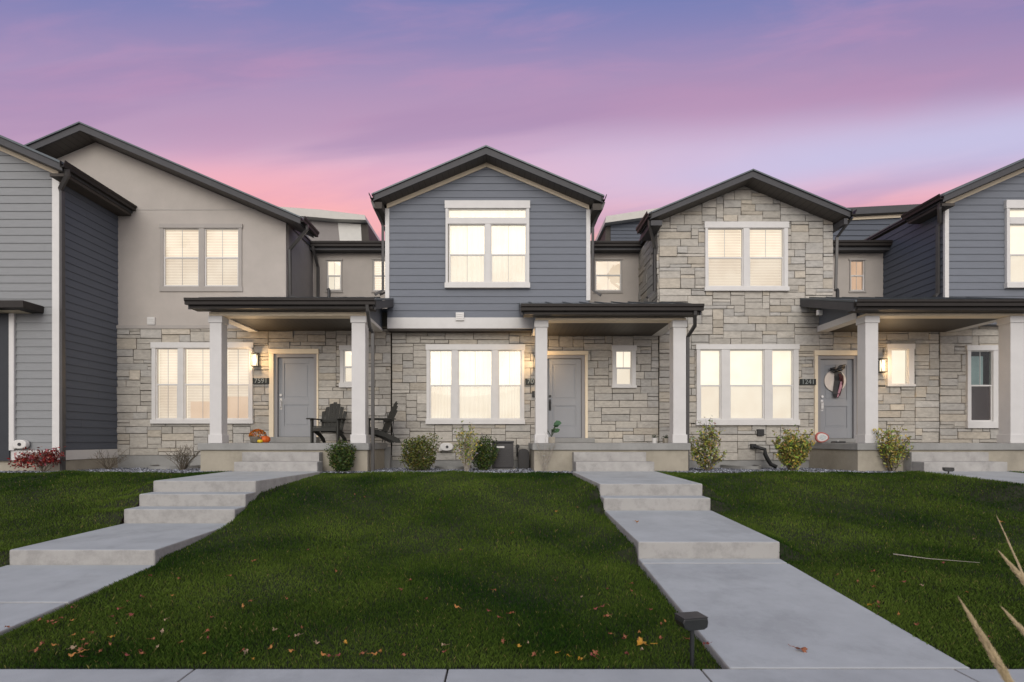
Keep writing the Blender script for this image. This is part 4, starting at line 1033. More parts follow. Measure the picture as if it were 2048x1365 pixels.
def boxwood(px0, px1, py0, Y, seed, label, cols, zb=None, n=3800):
    rn = random.Random(seed); x0, x1 = PX(px0, Y), PX(px1, Y); zt = PZ(py0, Y); cx = (x0 + x1) / 2; zb = gz(0, Y) if zb is None else zb
    r = (x1 - x0) / 2; hc = (zt - zb) / 2; t = thing('boxwood_shrub', (cx, Y, zb), label, 'shrub', 'clipped shrubs in the front beds')
    pts = []
    lob = [(rn.uniform(0, 6.28), rn.uniform(-.6, 1), rn.uniform(.10, .26)) for _ in range(14)]
    for _ in range(n):
        u = rn.uniform(0, 6.28); v = rn.uniform(-1, 1); q = math.sqrt(1 - v * v); rr = rn.random() ** .35
        for (a, b, m_) in lob:
            dd = math.cos(u - a) * q * math.sqrt(1 - b * b) + v * b
            if dd > .85: rr *= 1 + m_ * (dd - .85) / .15
        rr *= rn.uniform(.9, 1.06)
        pts.append((cx + r * rr * q * math.cos(u), Y + r * .9 * rr * q * math.sin(u), max(zb + .02, zb + hc * .98 + hc * rr * v)))
    leaves_mesh(pts, .026, cols, rn=rn).build('foliage', M['leaf'], t, colors=True)
    twigs((cx, Y, zb), [(cx + rn.uniform(-r, r) * .7, Y + rn.uniform(-r, r) * .6, zb + rn.uniform(.5, 1.7) * hc) for _ in range(22)], .012, rn).build('stem', M['twig'], t)
DG = [(.035, .065, .012), (.05, .085, .018), (.025, .045, .012), (.09, .11, .02)]
OG = [(.07, .085, .018), (.11, .12, .022), (.045, .06, .015), (.15, .14, .03)]
YG = [(.26, .28, .05), (.38, .34, .05), (.18, .23, .05), (.11, .15, .03), (.42, .37, .12)]
boxwood(658, 709, 887, 11.72, 3, 'small dark rounded evergreen shrub beside the chair porch steps', DG)
boxwood(803, 872, 872, 12.3, 4, 'widest rounded olive shrub below the three-part curtained window', OG, n=5200)
boxwood(946, 990, 878, 12.5, 5, 'dark upright rounded shrub touching the condenser', DG)
# a sprig sticking out of the olive one
def airy(px0, px1, py0, Y, seed, label, cols, nl, name='leafy_shrub', spread=1.0, leaf=.03, nst=26, tw='twig', low=.25, base_off=0, group='loose shrubs in the front beds', twr=.009):
    rn = random.Random(seed); x0, x1 = PX(px0, Y), PX(px1, Y); zt = PZ(py0, Y); cx = (x0 + x1) / 2 + base_off; zb = gz(0, Y); H = zt - zb; r = (x1 - x0) / 2
    t = thing(name, (cx, Y, zb), label, 'shrub', group)
    tips = []
    for _ in range(nst):
        a = rn.uniform(0, 6.28); q = math.sqrt(rn.random()) * r; tips.append((cx - base_off + q * math.cos(a) , Y + q * .8 * math.sin(a), zb + H * rn.uniform(.35 if nl > 2000 else .55, 1.0) * (1 - .22 * (q / r) ** 2)))
    # side shoots
    shoots = []
    for t_ in tips:
        for _ in range(3):
            f = rn.uniform(.4, .85); p = Vector((cx, Y, zb)).lerp(Vector(t_), f)
            shoots.append((p, p + Vector((rn.uniform(-.16, .16), rn.uniform(-.14, .14), rn.uniform(.02, .2)))))
    mb = twigs((cx, Y, zb), tips, twr, rn, .06)
    for p, q in shoots: mb.tube([p, (p + q) / 2 + Vector((0, 0, .015)), q], [twr * .5, twr * .4, twr * .2], 4)
    mb.build('stem', M[tw], t)
    if nl:
        pts = []
        for _ in range(nl):
            if rn.random() < .5: b = Vector(rn.choice(tips)); p = Vector((cx, Y, zb)).lerp(b, rn.uniform(low, 1.02))
            else: a_, b_ = rn.choice(shoots); p = a_.lerp(b_, rn.uniform(.1, 1.1))
            pts.append(p + Vector((rn.gauss(0, .028), rn.gauss(0, .028), rn.gauss(0, .028))))
        leaves_mesh(pts, leaf, cols, rn=rn).build('foliage', M['leaf'], t, colors=True)
    return t
PL = [(.30, .28, .25), (.40, .37, .34), (.22, .22, .14)]
airy(903, 962, 838, 12.2, 8, 'tall thin shrub with yellow leaves and pale twigs in front of the curtained window', YG + [(.35, .33, .28)], 1500, leaf=.028, tw='palewood')
airy(1377, 1452, 834, 12.3, 9, 'broad yellow-green shrub with pale flecks beside the right post of the middle porch', YG + PL[:2], 4200, leaf=.034, nst=60)
airy(1544, 1625, 846, 12.3, 10, 'dense yellow-green shrub with orange tinge left of the wreath door', YG + YG + [(.32, .18, .05), (.09, .11, .03)], 4600, leaf=.035, nst=60)
airy(1746, 1820, 846, 11.9, 11, 'open yellow-leaved shrub in front of the stone porch corner', YG + [(.30, .20, .04)], 1700, leaf=.033, nst=34)
airy(1062, 1118, 850, 11.85, 12, 'nearly leafless pale shrub in front of the middle porch post', PL, 60, leaf=.014, nst=16, tw='palewood', twr=.005)
airy(322, 408, 880, 12.6, 13, 'bare grey-brown twiggy shrub against the chair porch foundation', [], 0, nst=34, name='bare_shrub', twr=.008, group='bare shrubs in the beds')
airy(172, 262, 893, 12.9, 14, 'low bare brown shrub under the dark blue side wall', [], 0, nst=22, name='bare_shrub', twr=.006, group='bare shrubs in the beds')
t = airy(30, 122, 893, 11.75, 15, 'shrub with bright red drooping leaves and bare twigs at the grey house corner', [], 0, nst=12, name='red_leaved_shrub', twr=.009, base_off=.12, group=None)
rn = random.Random(99); pts = []
for _ in range(1100):
    u = rn.random(); xx = PX(32 + 78 * (1 - (1 - u) ** 1.4), 11.7); zz = PZ(922 - 10 * u + rn.gauss(0, 7) + (4 * math.sin(u * 17)), 11.7)
    pts.append((xx, 11.7 + rn.gauss(0, .12), zz))
leaves_mesh(pts, .034, [(.24, .014, .014), (.15, .012, .012), (.30, .03, .02), (.32, .14, .12), (.10, .02, .015)], rn=rn).build('foliage', M['leaf'], t, colors=True)

# =====================================================================  PORCH AND BED OBJECTS
def rot(mb, cx, cy, ang):
    c, s = math.cos(ang), math.sin(ang)
    mb.v = [(cx + (x) * c - (y) * s, cy + (x) * s + (y) * c, z) for x, y, z in mb.v]; return mb
def adirondack(cx, cy, ang, label):
    """chair faces local -Y; legs rest on the porch slab"""
    z = ZFL + .002; t = thing('garden_chair', (cx, cy, z), label, 'chair', 'slatted garden chairs on the porch')
    def P(name, mb, bev=.004): rot(mb, cx, cy, ang); return mb.build(name, M['wood'], t, bevel=bev)
    # fanned back slats, leaning back
    bk = MB(); hs = [.66, .75, .81, .84, .81, .75, .66]
    for i, h in enumerate(hs):
        u = (i - 3); x = u * .072; lean = .36
        for (a, b) in ((0, 1),):
            x0, x1 = x - .034, x + .034; xt = x * 1.22
            zb, zt = z + .24, z + .16 + h
            yb, yt = .18, .18 + h * lean
            tip = .045
            bk.add([(x0, yb, zb), (x1, yb, zb), (xt + .0415, yt, zt - tip * .4 * abs(u + .5)), (xt - .0415, yt, zt - tip * .4 * abs(u - .5)),
                    (x0, yb + .02, zb), (x1, yb + .02, zb), (xt + .0415, yt + .02, zt - tip * .4 * abs(u + .5)), (xt - .0415, yt + .02, zt - tip * .4 * abs(u - .5))],
                   [(0, 1, 2, 3), (7, 6, 5, 4), (0, 4, 5, 1), (1, 5, 6, 2), (2, 6, 7, 3), (3, 7, 4, 0)])
    bk.box(-.29, .29, .25, .275, z + .50, z + .56)
    P('backrest', bk)
    st = MB()
    for i in range(6):
        f = i / 5; y = -.32 + .52 * f; zz = z + .38 - .13 * f
        st.box(-.27, .27, y, y + .088, zz - .01, zz + .012)
    P('seat', st)
    for s in (-1, 1):
        ar = MB().prismz([(s * .24, .28), (s * .33, .28), (s * .42, -.1), (s * .42, -.34), (s * .36, -.42), (s * .28, -.40), (s * .26, -.1)][::s], z + .545, z + .57)
        P('armrest', ar)
        lg = MB().box(s * .30 - .02 * 1, s * .30 + .02, -.34, -.22, z, z + .544); lg.prismx([(-.30, z + .54), (-.27, z + .40), (-.20, z + .54)], s * .33 - .012 + s * .0, s * .33 + .012)
        P('leg', lg)
        rl = MB().prismx([(-.33, z + .26), (-.33, z + .37), (.14, z + .25), (.48, z + .10), (.52, z), (.40, z), (.12, z + .14)], s * .262 - .014, s * .262 + .014)
        P('leg', rl)
    P('apron', MB().box(-.27, .27, -.345, -.32, z + .27, z + .36))
    return t
adirondack(PX(658, 12.95), 12.95, R(0), 'dark slatted garden chair facing the street beside the grey door')
adirondack(PX(752, 12.95), 12.95, R(-62), 'dark slatted garden chair turned sideways, half behind the porch post')
# small metal table
tx_, ty_ = PX(776, 13.6), 13.55
t = thing('side_table', (tx_, ty_, ZFL), 'small black metal side table beside the sideways garden chair', 'table')
MB().lathe(tx_, ty_, [(.20, 2.13), (.205, 2.14), (.205, 2.152), (.20, 2.155)], 24).build('table_top', M['blackmetal'], t)
for k_ in range(3):
    a = k_ * 2.094 + .4
    MB().tube([(tx_ + .15 * math.cos(a), ty_ + .15 * math.sin(a), 2.13), (tx_ + .12 * math.cos(a), ty_ + .12 * math.sin(a), 1.85), (tx_ + .2 * math.cos(a), ty_ + .2 * math.sin(a), ZFL + .01)], .011, 6).build('leg', M['blackmetal'], t)
t = thing('lantern', (tx_, ty_, 2.156), 'small wire lantern standing on the black side table', 'lantern')
m_ = MB()
for k_ in range(4):
    a = k_ * 1.571 + .3; m_.tube([(tx_ + .06 * math.cos(a), ty_ + .06 * math.sin(a), 2.158), (tx_ + .06 * math.cos(a), ty_ + .06 * math.sin(a), 2.26), (tx_, ty_, 2.31)], .005, 5)
m_.build('cage', M['blackmetal'], t); MB().lathe(tx_, ty_, [(.062, 2.158), (.062, 2.166)], 14).build('base', M['blackmetal'], t)

# autumn display left of the door
yp = 12.55
def pumpkin(cx, cy, z, r, h, m, label, ribs=9, name='pumpkin', stem_=True):
    t = thing(name, (cx, cy, z), label, name.split('_')[-1]); mb = MB(); NS = 40; NV = 12; vs = []
    for i in range(NV + 1):
        v = math.pi * i / NV
        for k in range(NS):
            u = 2 * math.pi * k / NS; rr = r * (1 - .09 * abs(math.cos(ribs * u / 2)) ** 3) * (math.sin(v) ** .8 + .02)
            vs.append((cx + rr * math.cos(u), cy + rr * math.sin(u), z + h / 2 - h / 2 * math.cos(v) * (1 - .12 * (math.sin(v) < .4))))
    mb.add(vs, [(i * NS + k, i * NS + (k + 1) % NS, (i + 1) * NS + (k + 1) % NS, (i + 1) * NS + k) for i in range(NV) for k in range(NS)])
    mb.build('shell', m, t, smooth=True)
    if stem_: MB().tube([(cx, cy, z + h * .93), (cx + .01, cy, z + h + .02), (cx + .03, cy, z + h + .045)], [.02, .014, .012], 7).build('stem', M['twig'], t)
pumpkin(PX(530, yp), yp, ZFL, .115, .17, M['orange'], 'red-orange pumpkin on the slab edge nearest the door', name='pumpkin')
pumpkin(PX(521, yp - .1), yp - .12, ZFL, .06, .085, M['yellow'], 'small yellow gourd between the pumpkin and the flower pot', name='gourd')
bx = PX(510, yp); t = thing('flower_basket', (bx, yp + .1, ZFL), 'grey basket of orange flowers beside the first porch door', 'flower basket')
MB().lathe(bx, yp + .1, [(.10, ZFL + .002), (.13, ZFL + .03), (.16, ZFL + .13), (.165, ZFL + .15), (.145, ZFL + .15), (.11, ZFL + .12)], 24).build('basket', M['basket'], t)
rn = random.Random(5); pts = []
for _ in range(900):
    u = rn.uniform(0, 6.28); v = rn.random() ** .5; e = rn.uniform(0, 1.57); pts.append((bx + .02 + .19 * math.cos(u) * math.cos(e), yp + .1 + .16 * math.sin(u) * math.cos(e), ZFL + .15 + .16 * math.sin(e)))
leaves_mesh(pts, .022, [(.50, .12, .01), (.38, .08, .01), (.55, .20, .02), (.2, .12, .02)], rn=rn).build('flowers', M['leaf'], t, colors=True)

# potted plants
def pot(cx, cy, z, r, h, label, square=False, leafy=0, name='potted_plant', m='terra', big=False, seed=1):
    t = thing(name, (cx, cy, z), label, 'potted plant', None)
    if square: MB().prism([(cx - r * .85, z), (cx + r * .85, z), (cx + r, z + h), (cx - r, z + h)], cy - r, cy + r).build('pot', M[m], t, bevel=.006)
    else: MB().lathe(cx, cy, [(r * .75, z), (r, z + h * .95), (r * 1.05, z + h), (r * .9, z + h), (r * .85, z + h * .9)], 20).build('pot', M[m], t)
    rn = random.Random(seed); mb = MB()
    if big:
        for k in range(leafy):
            a = rn.uniform(0, 6.28); tl = rn.uniform(.12, .34); ex = rn.uniform(.05, .2)
            p0 = Vector((cx, cy, z + h)); p1 = p0 + Vector((ex * math.cos(a), ex * math.sin(a) * .6, tl)); mb.cur = (.03, .05, .02)
            mb.tube([p0, p0.lerp(p1, .5) + Vector((0, 0, .02)), p1], .005, 5)
            d = Vector((math.cos(a), math.sin(a) * .3, rn.uniform(-.2, .4))).normalized(); s_ = Vector((0, -.5, 1)).cross(d).normalized() if abs(d.z) < .9 else Vector((1, 0, 0)); s_ = d.cross(Vector((0, -1, .4))).normalized()
            L_ = rn.uniform(.10, .17); mb.cur = tuple(c * rn.uniform(.8, 1.3) for c in (.05, .10, .05))
            ring = [p1 - d * L_ * .35, p1 + s_ * L_ * .38 - d * L_ * .1, p1 + s_ * L_ * .34 + d * L_ * .35, p1 + d * L_ * .65, p1 - s_ * L_ * .34 + d * L_ * .35, p1 - s_ * L_ * .38 - d * L_ * .1]
            mb.add(ring, [(0, 1, 2, 3), (0, 3, 4, 5)])
        mb.build('foliage', M['leaf'], t, colors=True)
    else:
        pts = [(cx + rn.gauss(0, r * .5), cy + rn.gauss(0, r * .5), z + h + abs(rn.gauss(0, .03))) for _ in range(leafy)]
        leaves_mesh(pts, .016, [(.02, .03, .012), (.03, .05, .02)], rn=rn).build('foliage', M['leaf'], t, colors=True)
pot(PX(1103, 12.35), 12.35, ZFL, .075, .14, 'square clay pot with broad green leaves by the black-handled door', square=True, leafy=9, big=True, seed=4)
pot(PX(1309, 12.5), 12.5, ZFL, .06, .12, 'small round white pot of low dark foliage near the right post', leafy=120, m='whiteplastic', seed=5)
pot(PX(1334, 12.55), 12.55, ZFL, .085, .11, 'clay pot of dark foliage closest to the right post of the middle porch', square=True, leafy=160, seed=6)

# wreath on door D
wx, wz, wy = PX(1671, YW), PZ(762, YW), YW + .02
t = thing('door_wreath', (wx, wy, wz - .28), 'round cream wreath board with black bow and pink striped sash on the grey door', 'wreath')
m_ = MB(); m_.tube([(wx, wy + .008, wz), (wx, wy - .012, wz)], .275, 48); m_.build('board', M['wreath'], t, bevel=.005)
rn = random.Random(3)
bw = MB()
for s, (ax, az) in ((1, (.20, .12)), (-1, (-.12, .03))):
    c0 = Vector((wx - .01, wy - .05, wz + .25)); 
    for dz in (-1, 1):
        bw.tube([c0, c0 + Vector((ax * .5, -.03, az * .5 + .035 * dz)), c0 + Vector((ax, -.01, az + .01 * dz)), c0 + Vector((ax * .7, .01, az * .4)), c0], [.02, .045, .05, .03, .015], 8, flat=.5)
bw.tube([c0 + Vector((0, -.02, -.03)), c0 + Vector((0, -.025, .03))], .045, 10)
bw.tube([c0, c0 + Vector((-.015, 0, .15))], .005, 6)
bw.build('bow', M['black'], t, smooth=True)
def sash(path, w0, m, nm, dy, off=0):
    mb = MB(); pts = []
    for (a, b, wd) in path: pts.append((PX(a, YW), PZ(b, YW), wd * 13.92 / F))
    L_ = [(x - wd / 2, z) for x, z, wd in pts]; R_ = [(x + wd / 2, z) for x, z, wd in pts]
    n = len(pts)
    for i in range(n - 1):
        q = [(*L_[i + 1], 1), (*R_[i + 1], 1), (*R_[i], 1), (*L_[i], 1)]; yy = wy - dy - .012 * math.sin(i * 1.9); y2 = wy - dy - .012 * math.sin((i + 1) * 1.9)
        mb.add([(q[0][0], y2, q[0][1]), (q[1][0], y2, q[1][1]), (q[2][0], yy, q[2][1]), (q[3][0], yy, q[3][1]), (q[0][0], y2 + .012, q[0][1]), (q[1][0], y2 + .012, q[1][1]), (q[2][0], yy + .012, q[2][1]), (q[3][0], yy + .012, q[3][1])],
               [(0, 1, 2, 3), (7, 6, 5, 4), (0, 3, 7, 4), (1, 5, 6, 2), (0, 4, 5, 1)])
    mb.build(nm, m, t)
sash([(1675, 744, 13), (1677, 752, 17), (1677, 762, 17), (1674, 775, 15), (1672, 788, 14), (1672, 796, 9)], 0, M['black'], 'sash', .035)
sash([(1678, 748, 5), (1680, 756, 6), (1680, 762, 5)], 0, M['darkred'], 'sash_stripe', .052)
sash([(1682, 764, 5), (1679, 776, 5), (1676, 788, 4), (1674, 795, 2)], 0, M['pink'], 'sash_stripe', .052)
sash([(1684, 752, 3), (1684, 766, 3), (1681, 780, 3), (1678, 792, 2)], 0, M['darkred'], 'sash_stripe', .054)

# round sign leaning on porch D
sx, sy = PX(1644, 13.3), 13.3; szc = PZ(879.5, 13.3)
t = thing('round_sign', (sx, sy, ZFL), 'small rounded red-rimmed sign with a pale face leaning by the wreath door', 'sign')
m_ = MB(); ring = [(.165 * math.cos(a) * (1 + .10 * math.cos(a)), .125 * math.sin(a) * (1 - .12 * math.cos(a)) * 1.0) for a in [k * 2 * math.pi / 32 for k in range(32)]]
zc = ZFL + .133
m_.prism([(sx + x, zc + z) for x, z in ring], sy, sy + .06); m_.build('rim', M['pinkrim'], t, bevel=.012)
MB().prism([(sx + x * .78, zc + z * .76) for x, z in ring], sy - .008, sy + .01).build('face', M['whiteplastic'], t, bevel=.004)
MB().prism([(sx + .005 + x * .5, zc + z * .48) for x, z in ring], sy - .012, sy - .004).build('emblem', M['paleface'], t)
t = thing('black_tray', (PX(1676, 13.2), 13.2, ZFL), 'flat black tray with a small white lid on the porch by the wreath door', 'tray')
cx = PX(1676, 13.2)
MB().prism([(cx - .125, ZFL + .002), (cx + .125, ZFL + .002), (cx + .125, ZFL + .038), (cx - .10, ZFL + .038)], 13.1, 13.3).build('tray', M['black'], t, bevel=.004)
MB().lathe(cx - .03, 13.15, [(.022, ZFL + .039), (.022, ZFL + .05), (.01, ZFL + .054)], 12).build('lid', M['whiteplastic'], t)

# condenser
ax0, ax1 = PX(984, 12.9), PX(1027, 12.9); ay0, ay1 = 12.9, 13.45; azt = PZ(882, 12.9)
t = thing('air_conditioner', ((ax0 + ax1) / 2, 13.1, .91), 'dark grey outdoor condenser unit with vertical louvres between shrub and porch', 'air conditioner')
B(ax0 + .01, ax1 - .01, ay0 + .01, ay1, .96, azt - .05).build('casing', M['ac'], t, bevel=.02)
m_ = MB(); x = ax0 + .05
while x < ax1 - .05: m_.box(x, x + .012, ay0 - .004, ay0 + .02, 1.0, azt - .22); x += .032
for z_ in (1.1, 1.25, 1.4): m_.box(ax0 + .03, ax1 - .03, ay0 - .007, ay0 + .012, z_, z_ + .012)
m_.build('louvres', M['ac'], t)
for xx in (ax0, ax1 - .035): B(xx, xx + .035, ay0 - .012, ay0 + .04, .95, azt - .04).build('corner_post', M['ac'], t, bevel=.005)
B(ax0 - .01, ax1 + .01, ay0 - .02, ay1 + .02, azt - .05, azt).build('lid', M['ac'], t, bevel=.015)
MB().prism([(ax0 + .09, azt - .17), (ax0 + .29, azt - .17), (ax0 + .29, azt - .125), (ax0 + .115, azt - .125)], ay0 - .02, ay0 - .005).build('badge', M['whiteplastic'], t)
B(ax0 - .06, ax1 + .06, ay0 - .06, ay1 + .06, .88, .952).build('pad', M['foundg'], t, bevel=.01)
# disconnect box beside it
t = thing('electrical_box', (PX(1046, 13.7), 13.8, .91), 'dark grey rounded utility box against the stone between condenser and porch', 'utility box')
m_ = MB(); x0, x1 = PX(1036, 13.7), PX(1058, 13.7); zt = PZ(898, 13.7)
m_.prism([(x0, .92), (x1, .92), (x1, zt - .1), (x1 - .03, zt - .03), (x1 - .1, zt), (x0 + .1, zt), (x0 + .03, zt - .03), (x0, zt - .1)], 13.55, 13.87); m_.build('cabinet', M['ac'], t, bevel=.01)
MB().tube([(x0 - .02, 13.85, zt - .2), (x0 - .02, 13.82, zt + .02), (x0 + .0, 13.8, zt + .06)], .018, 8).build('conduit', M['blackmetal'], t)
MB().tube([(x0 - .01, 13.84, zt + .06), (x0 - .01, 13.72, zt + .06)], .05, 12).build('valve', M['black'], t)

# oval boxes mounted on walls
def oval_box(px, py, Y, label, wpx=28, hpx=18):
    cx, cz = PX(px, Y), PZ(py, Y); a = wpx / 2 * Y / F; b = hpx / 2 * Y / F
    t = thing('hose_reel', (cx, Y, cz - b), label, 'hose reel')
    ring = [(cx + a * (abs(math.cos(u)) ** .8) * (1 if math.cos(u) > 0 else -1), cz + b * (abs(math.sin(u)) ** .8) * (1 if math.sin(u) > 0 else -1)) for u in [k * 2 * math.pi / 36 for k in range(36)]]
    MB().prism(ring, Y - .16, Y - .045).build('case', M['whiteplastic'], t, bevel=.02)
    m_ = MB(); m_.tube([(cx + .02, Y - .155, cz), (cx + .02, Y - .175, cz)], .035, 16); m_.build('hub', M['ac'], t)
    B(cx - a - .03, cx - a + .05, Y - .12, Y - .06, cz - b, cz - b * .2).build('outlet', M['whiteplastic'], t, bevel=.008)
oval_box(50, 889, YF, 'white oval hose reel on the light grey siding above the red shrub')
oval_box(894, 894, YW, 'white oval hose reel low on the stone between the olive and yellow shrubs', 26, 16)

# window wells
def well(px0, px1, py, Y, label):
    x0, x1 = PX(px0, Y), PX(px1, Y); zt = PZ(py, Y); cx = (x0 + x1) / 2; r = (x1 - x0) / 2
    m_ = MB(); out = [(cx + r * math.cos(a), YW - .05 - (YW - Y) * math.sin(a)) for a in [math.pi * k / 20 for k in range(21)]]
    inn = [(cx + (r - .04) * math.cos(a), YW - .05 - (YW - Y - .04) * math.sin(a)) for a in [math.pi * k / 20 for k in range(21)]]
    m_.prismz(out + inn[::-1], .7, zt); o = m_.build('window_well', M['foundg'], org=(cx, YW, .9)); tag(o, label, 'window well')
well(268, 378, 933, 13.0, 'curved grey window well rim under the slatted blinds window')
well(862, 938, 934, 13.0, 'curved grey window well rim behind the yellow and olive shrubs')
well(1470, 1542, 933, 13.0, 'curved grey window well rim between the two yellow-green shrubs')
# letter on the base board of house A
text_mesh('lettering', 'F', .14, M['redpaint'], hA, Vector((PX(30, YF), YF - .024, PZ(914.5, YF))) - ORG[hA.name], .002, False)

# path lights
def path_light(x, y, z, h, s, ang, label, tilt=.0):
    t = thing('path_light', (x, y, z), label, 'path light', 'black path lights on the lawn')
    MB().tube([(x, y, z - .05), (x, y, z + h - .09 * s)], .016 * s, 12).build('stake', M['blackmetal'], t)
    hd = MB(); w_ = .095 * s
    prof = [(-w_ * .9, -.075), (-w_ * .55, -.092), (w_ * .7, -.092), (w_, -.075), (w_ * 1.05, -.04), (w_, -.008), (-w_ * 1.0, -.008), (-w_ * 1.08, -.035)]
    hd.prism([(q[0], q[1] * s) for q in prof], -.055 * s, .075 * s); rot(hd, x, y, ang); hd.v = [(a, b, c + z + h) for a, b, c in hd.v]
    hd.build('head', M['blackmetal'], t, bevel=.008 * s)
    tp = MB().prism([(-w_ * 1.02, -.0075), (w_ * .98, -.0075), (w_ * .96, 0), (-w_ * 1.0, 0)], -.06 * s, .08 * s); rot(tp, x, y, ang); tp.v = [(a, b, c + z + h + .001) for a, b, c in tp.v]
    tp.build('solar_panel', M['ac'], t)
path_light(PX(1384, 3.99), 3.99, -.01, .365, 1.0, R(12), 'black path light at the corner of lawn, stepped walk and sidewalk')
path_light(PX(1897, 10.9), 10.9, .9, .18, .85, R(-20), 'small black path light at the top of the right lawn')

# ---- fallen leaves: each its own object
leaf_meshes = []
for i, c in enumerate([(.24, .085, .04), (.34, .15, .04), (.20, .05, .04), (.34, .24, .16), (.42, .22, .03)]):
    rn = random.Random(200 + i); mb = MB(); N_ = 9; ring = []
    for k in range(N_ * 2):
        a = math.pi * k / N_; r_ = (1.0 if k % 2 == 0 else .62) * (1 + .25 * math.cos(a)); ring.append((r_ * .032 * math.cos(a), r_ * .02 * math.sin(a), .012 * math.sin(2 * a + i) + .008 * rn.random()))
    mb.cur = c; mb.add([(0, 0, .004)] + ring, [(0, k + 1, (k + 1) % (2 * N_) + 1) for k in range(2 * N_)])
    mb.tube([(.036, 0, .006), (.055, .004, .004), (.068, .002, .01)], .0012, 4)
    me = bpy.data.meshes.new('fallen_leaf')
    me.from_pydata(mb.v, [], mb.f); at = me.color_attributes.new('Col', 'FLOAT_COLOR', 'POINT')
    at.data.foreach_set('color', np.array([(*q, 1) for q in mb.c], dtype=np.float32).ravel()); me.materials.append(M['leaf']); leaf_meshes.append(me)
LL = ['small rust-brown dry leaf lying in the grass', 'small orange dry leaf lying in the grass', 'small dark red dry leaf lying in the grass', 'small pale tan curled leaf lying in the grass', 'small yellow-orange leaf lying in the grass']
def inside(x, y):
    for i, (fa, fb) in enumerate(regions):
        if fa(y) + .03 < x < fb(y) - .03: return True
    return False
def leaf_at(x, y, z, k, sc_, label=None, grp='dry leaves fallen on the lawn', r_=None):
    o = bpy.data.objects.new('fallen_leaf', leaf_meshes[k]); col.objects.link(o); o.location = (x, y, z)
    o.rotation_euler = (random.uniform(-.5, .5), random.uniform(-.5, .5), random.uniform(0, 6.28) if r_ is None else r_); o.scale = (sc_, sc_ * random.uniform(.8, 1.2), sc_)
    tag(o, label or LL[k], 'leaf', grp); return o
rn = random.Random(31); cnt = 0
def ground_at(px, py):
    Y = 3.95
    while Y < 11.4:
        if PZ(py, Y) <= gz(0, Y): return Y
        Y += .02
    return None
targets = []
for _ in range(34): targets.append((rn.gauss(130, 110), rn.gauss(1275, 45)))
for _ in range(30): targets.append((rn.uniform(0, 1450), rn.gauss(1318, 12)))
for _ in range(48): targets.append((rn.uniform(100, 1400), rn.uniform(1120, 1335)))
for _ in range(22): targets.append((rn.gauss(1310, 60), rn.gauss(1270, 45)))
for _ in range(30): targets.append((rn.gauss(1800, 120), rn.gauss(1210, 75)))
for _ in range(14): targets.append((rn.uniform(550, 1500), rn.uniform(980, 1120)))
for px, py in targets:
    if py > 1334 or not (0 < px < 2048): continue
    Y = ground_at(px, py)
    if Y is None: continue
    x = PX(px, Y)
    if not inside(x, Y): continue
    leaf_at(x, Y, gz(x, Y) + .042, rn.choices(range(5), [.38, .22, .2, .12, .08])[0], rn.uniform(.45, .95)); cnt += 1
leaf_at(PX(1285, 4.25), 4.27, .05, 4, 1.9, 'largest orange leaf, on the grass near the front path light', 'dry leaves fallen on the lawn', .2)
Yl = 4.19; leaf_at(PX(1605, Yl), Yl, .03, 0, 1.5, 'single rust-coloured leaf lying on the concrete walk', None, 2.6)
Yl = 7.8; leaf_at(PX(1274, Yl), Yl, .47, 1, 1.1, 'small orange leaf on the upper landing of the stepped walk', None)

# fallen stalk on the right lawn
Ys = 6.55
m_ = MB(); m_.cur = (1, 1, 1)
pa = [(PX(1810, Ys), Ys + .2, gz(0, Ys + .2) + .06), (PX(1860, Ys), Ys + .05, gz(0, Ys) + .06), (PX(1945, Ys), Ys - .1, gz(0, Ys - .1) + .05)]
m_.tube(pa, [.006, .004, .002], 6); o = m_.build('fallen_stalk', M['palewood'], org=pa[1]); tag(o, 'long dry stalk lying across the right lawn', 'stalk')

# ornamental grass by the sidewalk, close to the camera
t = thing('ornamental_grass', (1.9, 1.65, 0), 'straw-coloured seed plumes of ornamental grass leaning in at the lower right corner', 'plant')
def plume(pts, w, nl, seed):
    rn = random.Random(seed); P_ = [Vector(p) for p in pts]
    base = Vector((1.9 + rn.uniform(-.1, .1), 1.68 + rn.uniform(-.05, .05), 0))
    stem = MB().tube([base, base.lerp(P_[0], .5) + Vector((0, 0, .1)), P_[0], P_[1]], [.006, .005, .004, .0015], 6).build('stem', M['straw'], t)
    mb = MB()
    for _ in range(nl):
        f = rn.random(); p = P_[0].lerp(P_[1], f); r_ = w * (math.sin(math.pi * min(1, f * .85 + .15)) ** .6) * (1 - .55 * f)
        d = (P_[1] - P_[0]).normalized(); o_ = Vector((rn.gauss(0, 1), rn.gauss(0, 1), rn.gauss(0, 1))); o_ = (o_ - d * o_.dot(d)).normalized() * r_ * rn.random() ** .9
        q = p + o_; e = d * rn.uniform(.006, .022) + o_ * rn.uniform(.1, .9); s_ = e.cross(Vector((0, 1, 0))).normalized() * .0011
        mb.add([q - s_, q + s_, q + e], [(0, 1, 2)])
    if nl: mb.build('plume', M['straw'], t)
def pp(px, py, Y): return (PX(px, Y), Y, PZ(py, Y))
plume([pp(2040, 1400, 1.75), pp(1922, 1203, 1.85)], .013, 4200, 1)
plume([pp(2090, 1210, 2.1), pp(2002, 1108, 2.2)], .012, 2400, 2)
plume([pp(2090, 1310, 1.9), pp(2008, 1220, 2.0)], .010, 1600, 3)
plume([pp(2060, 1180, 2.4), pp(1995, 1036, 2.6)], .005, 500, 4)

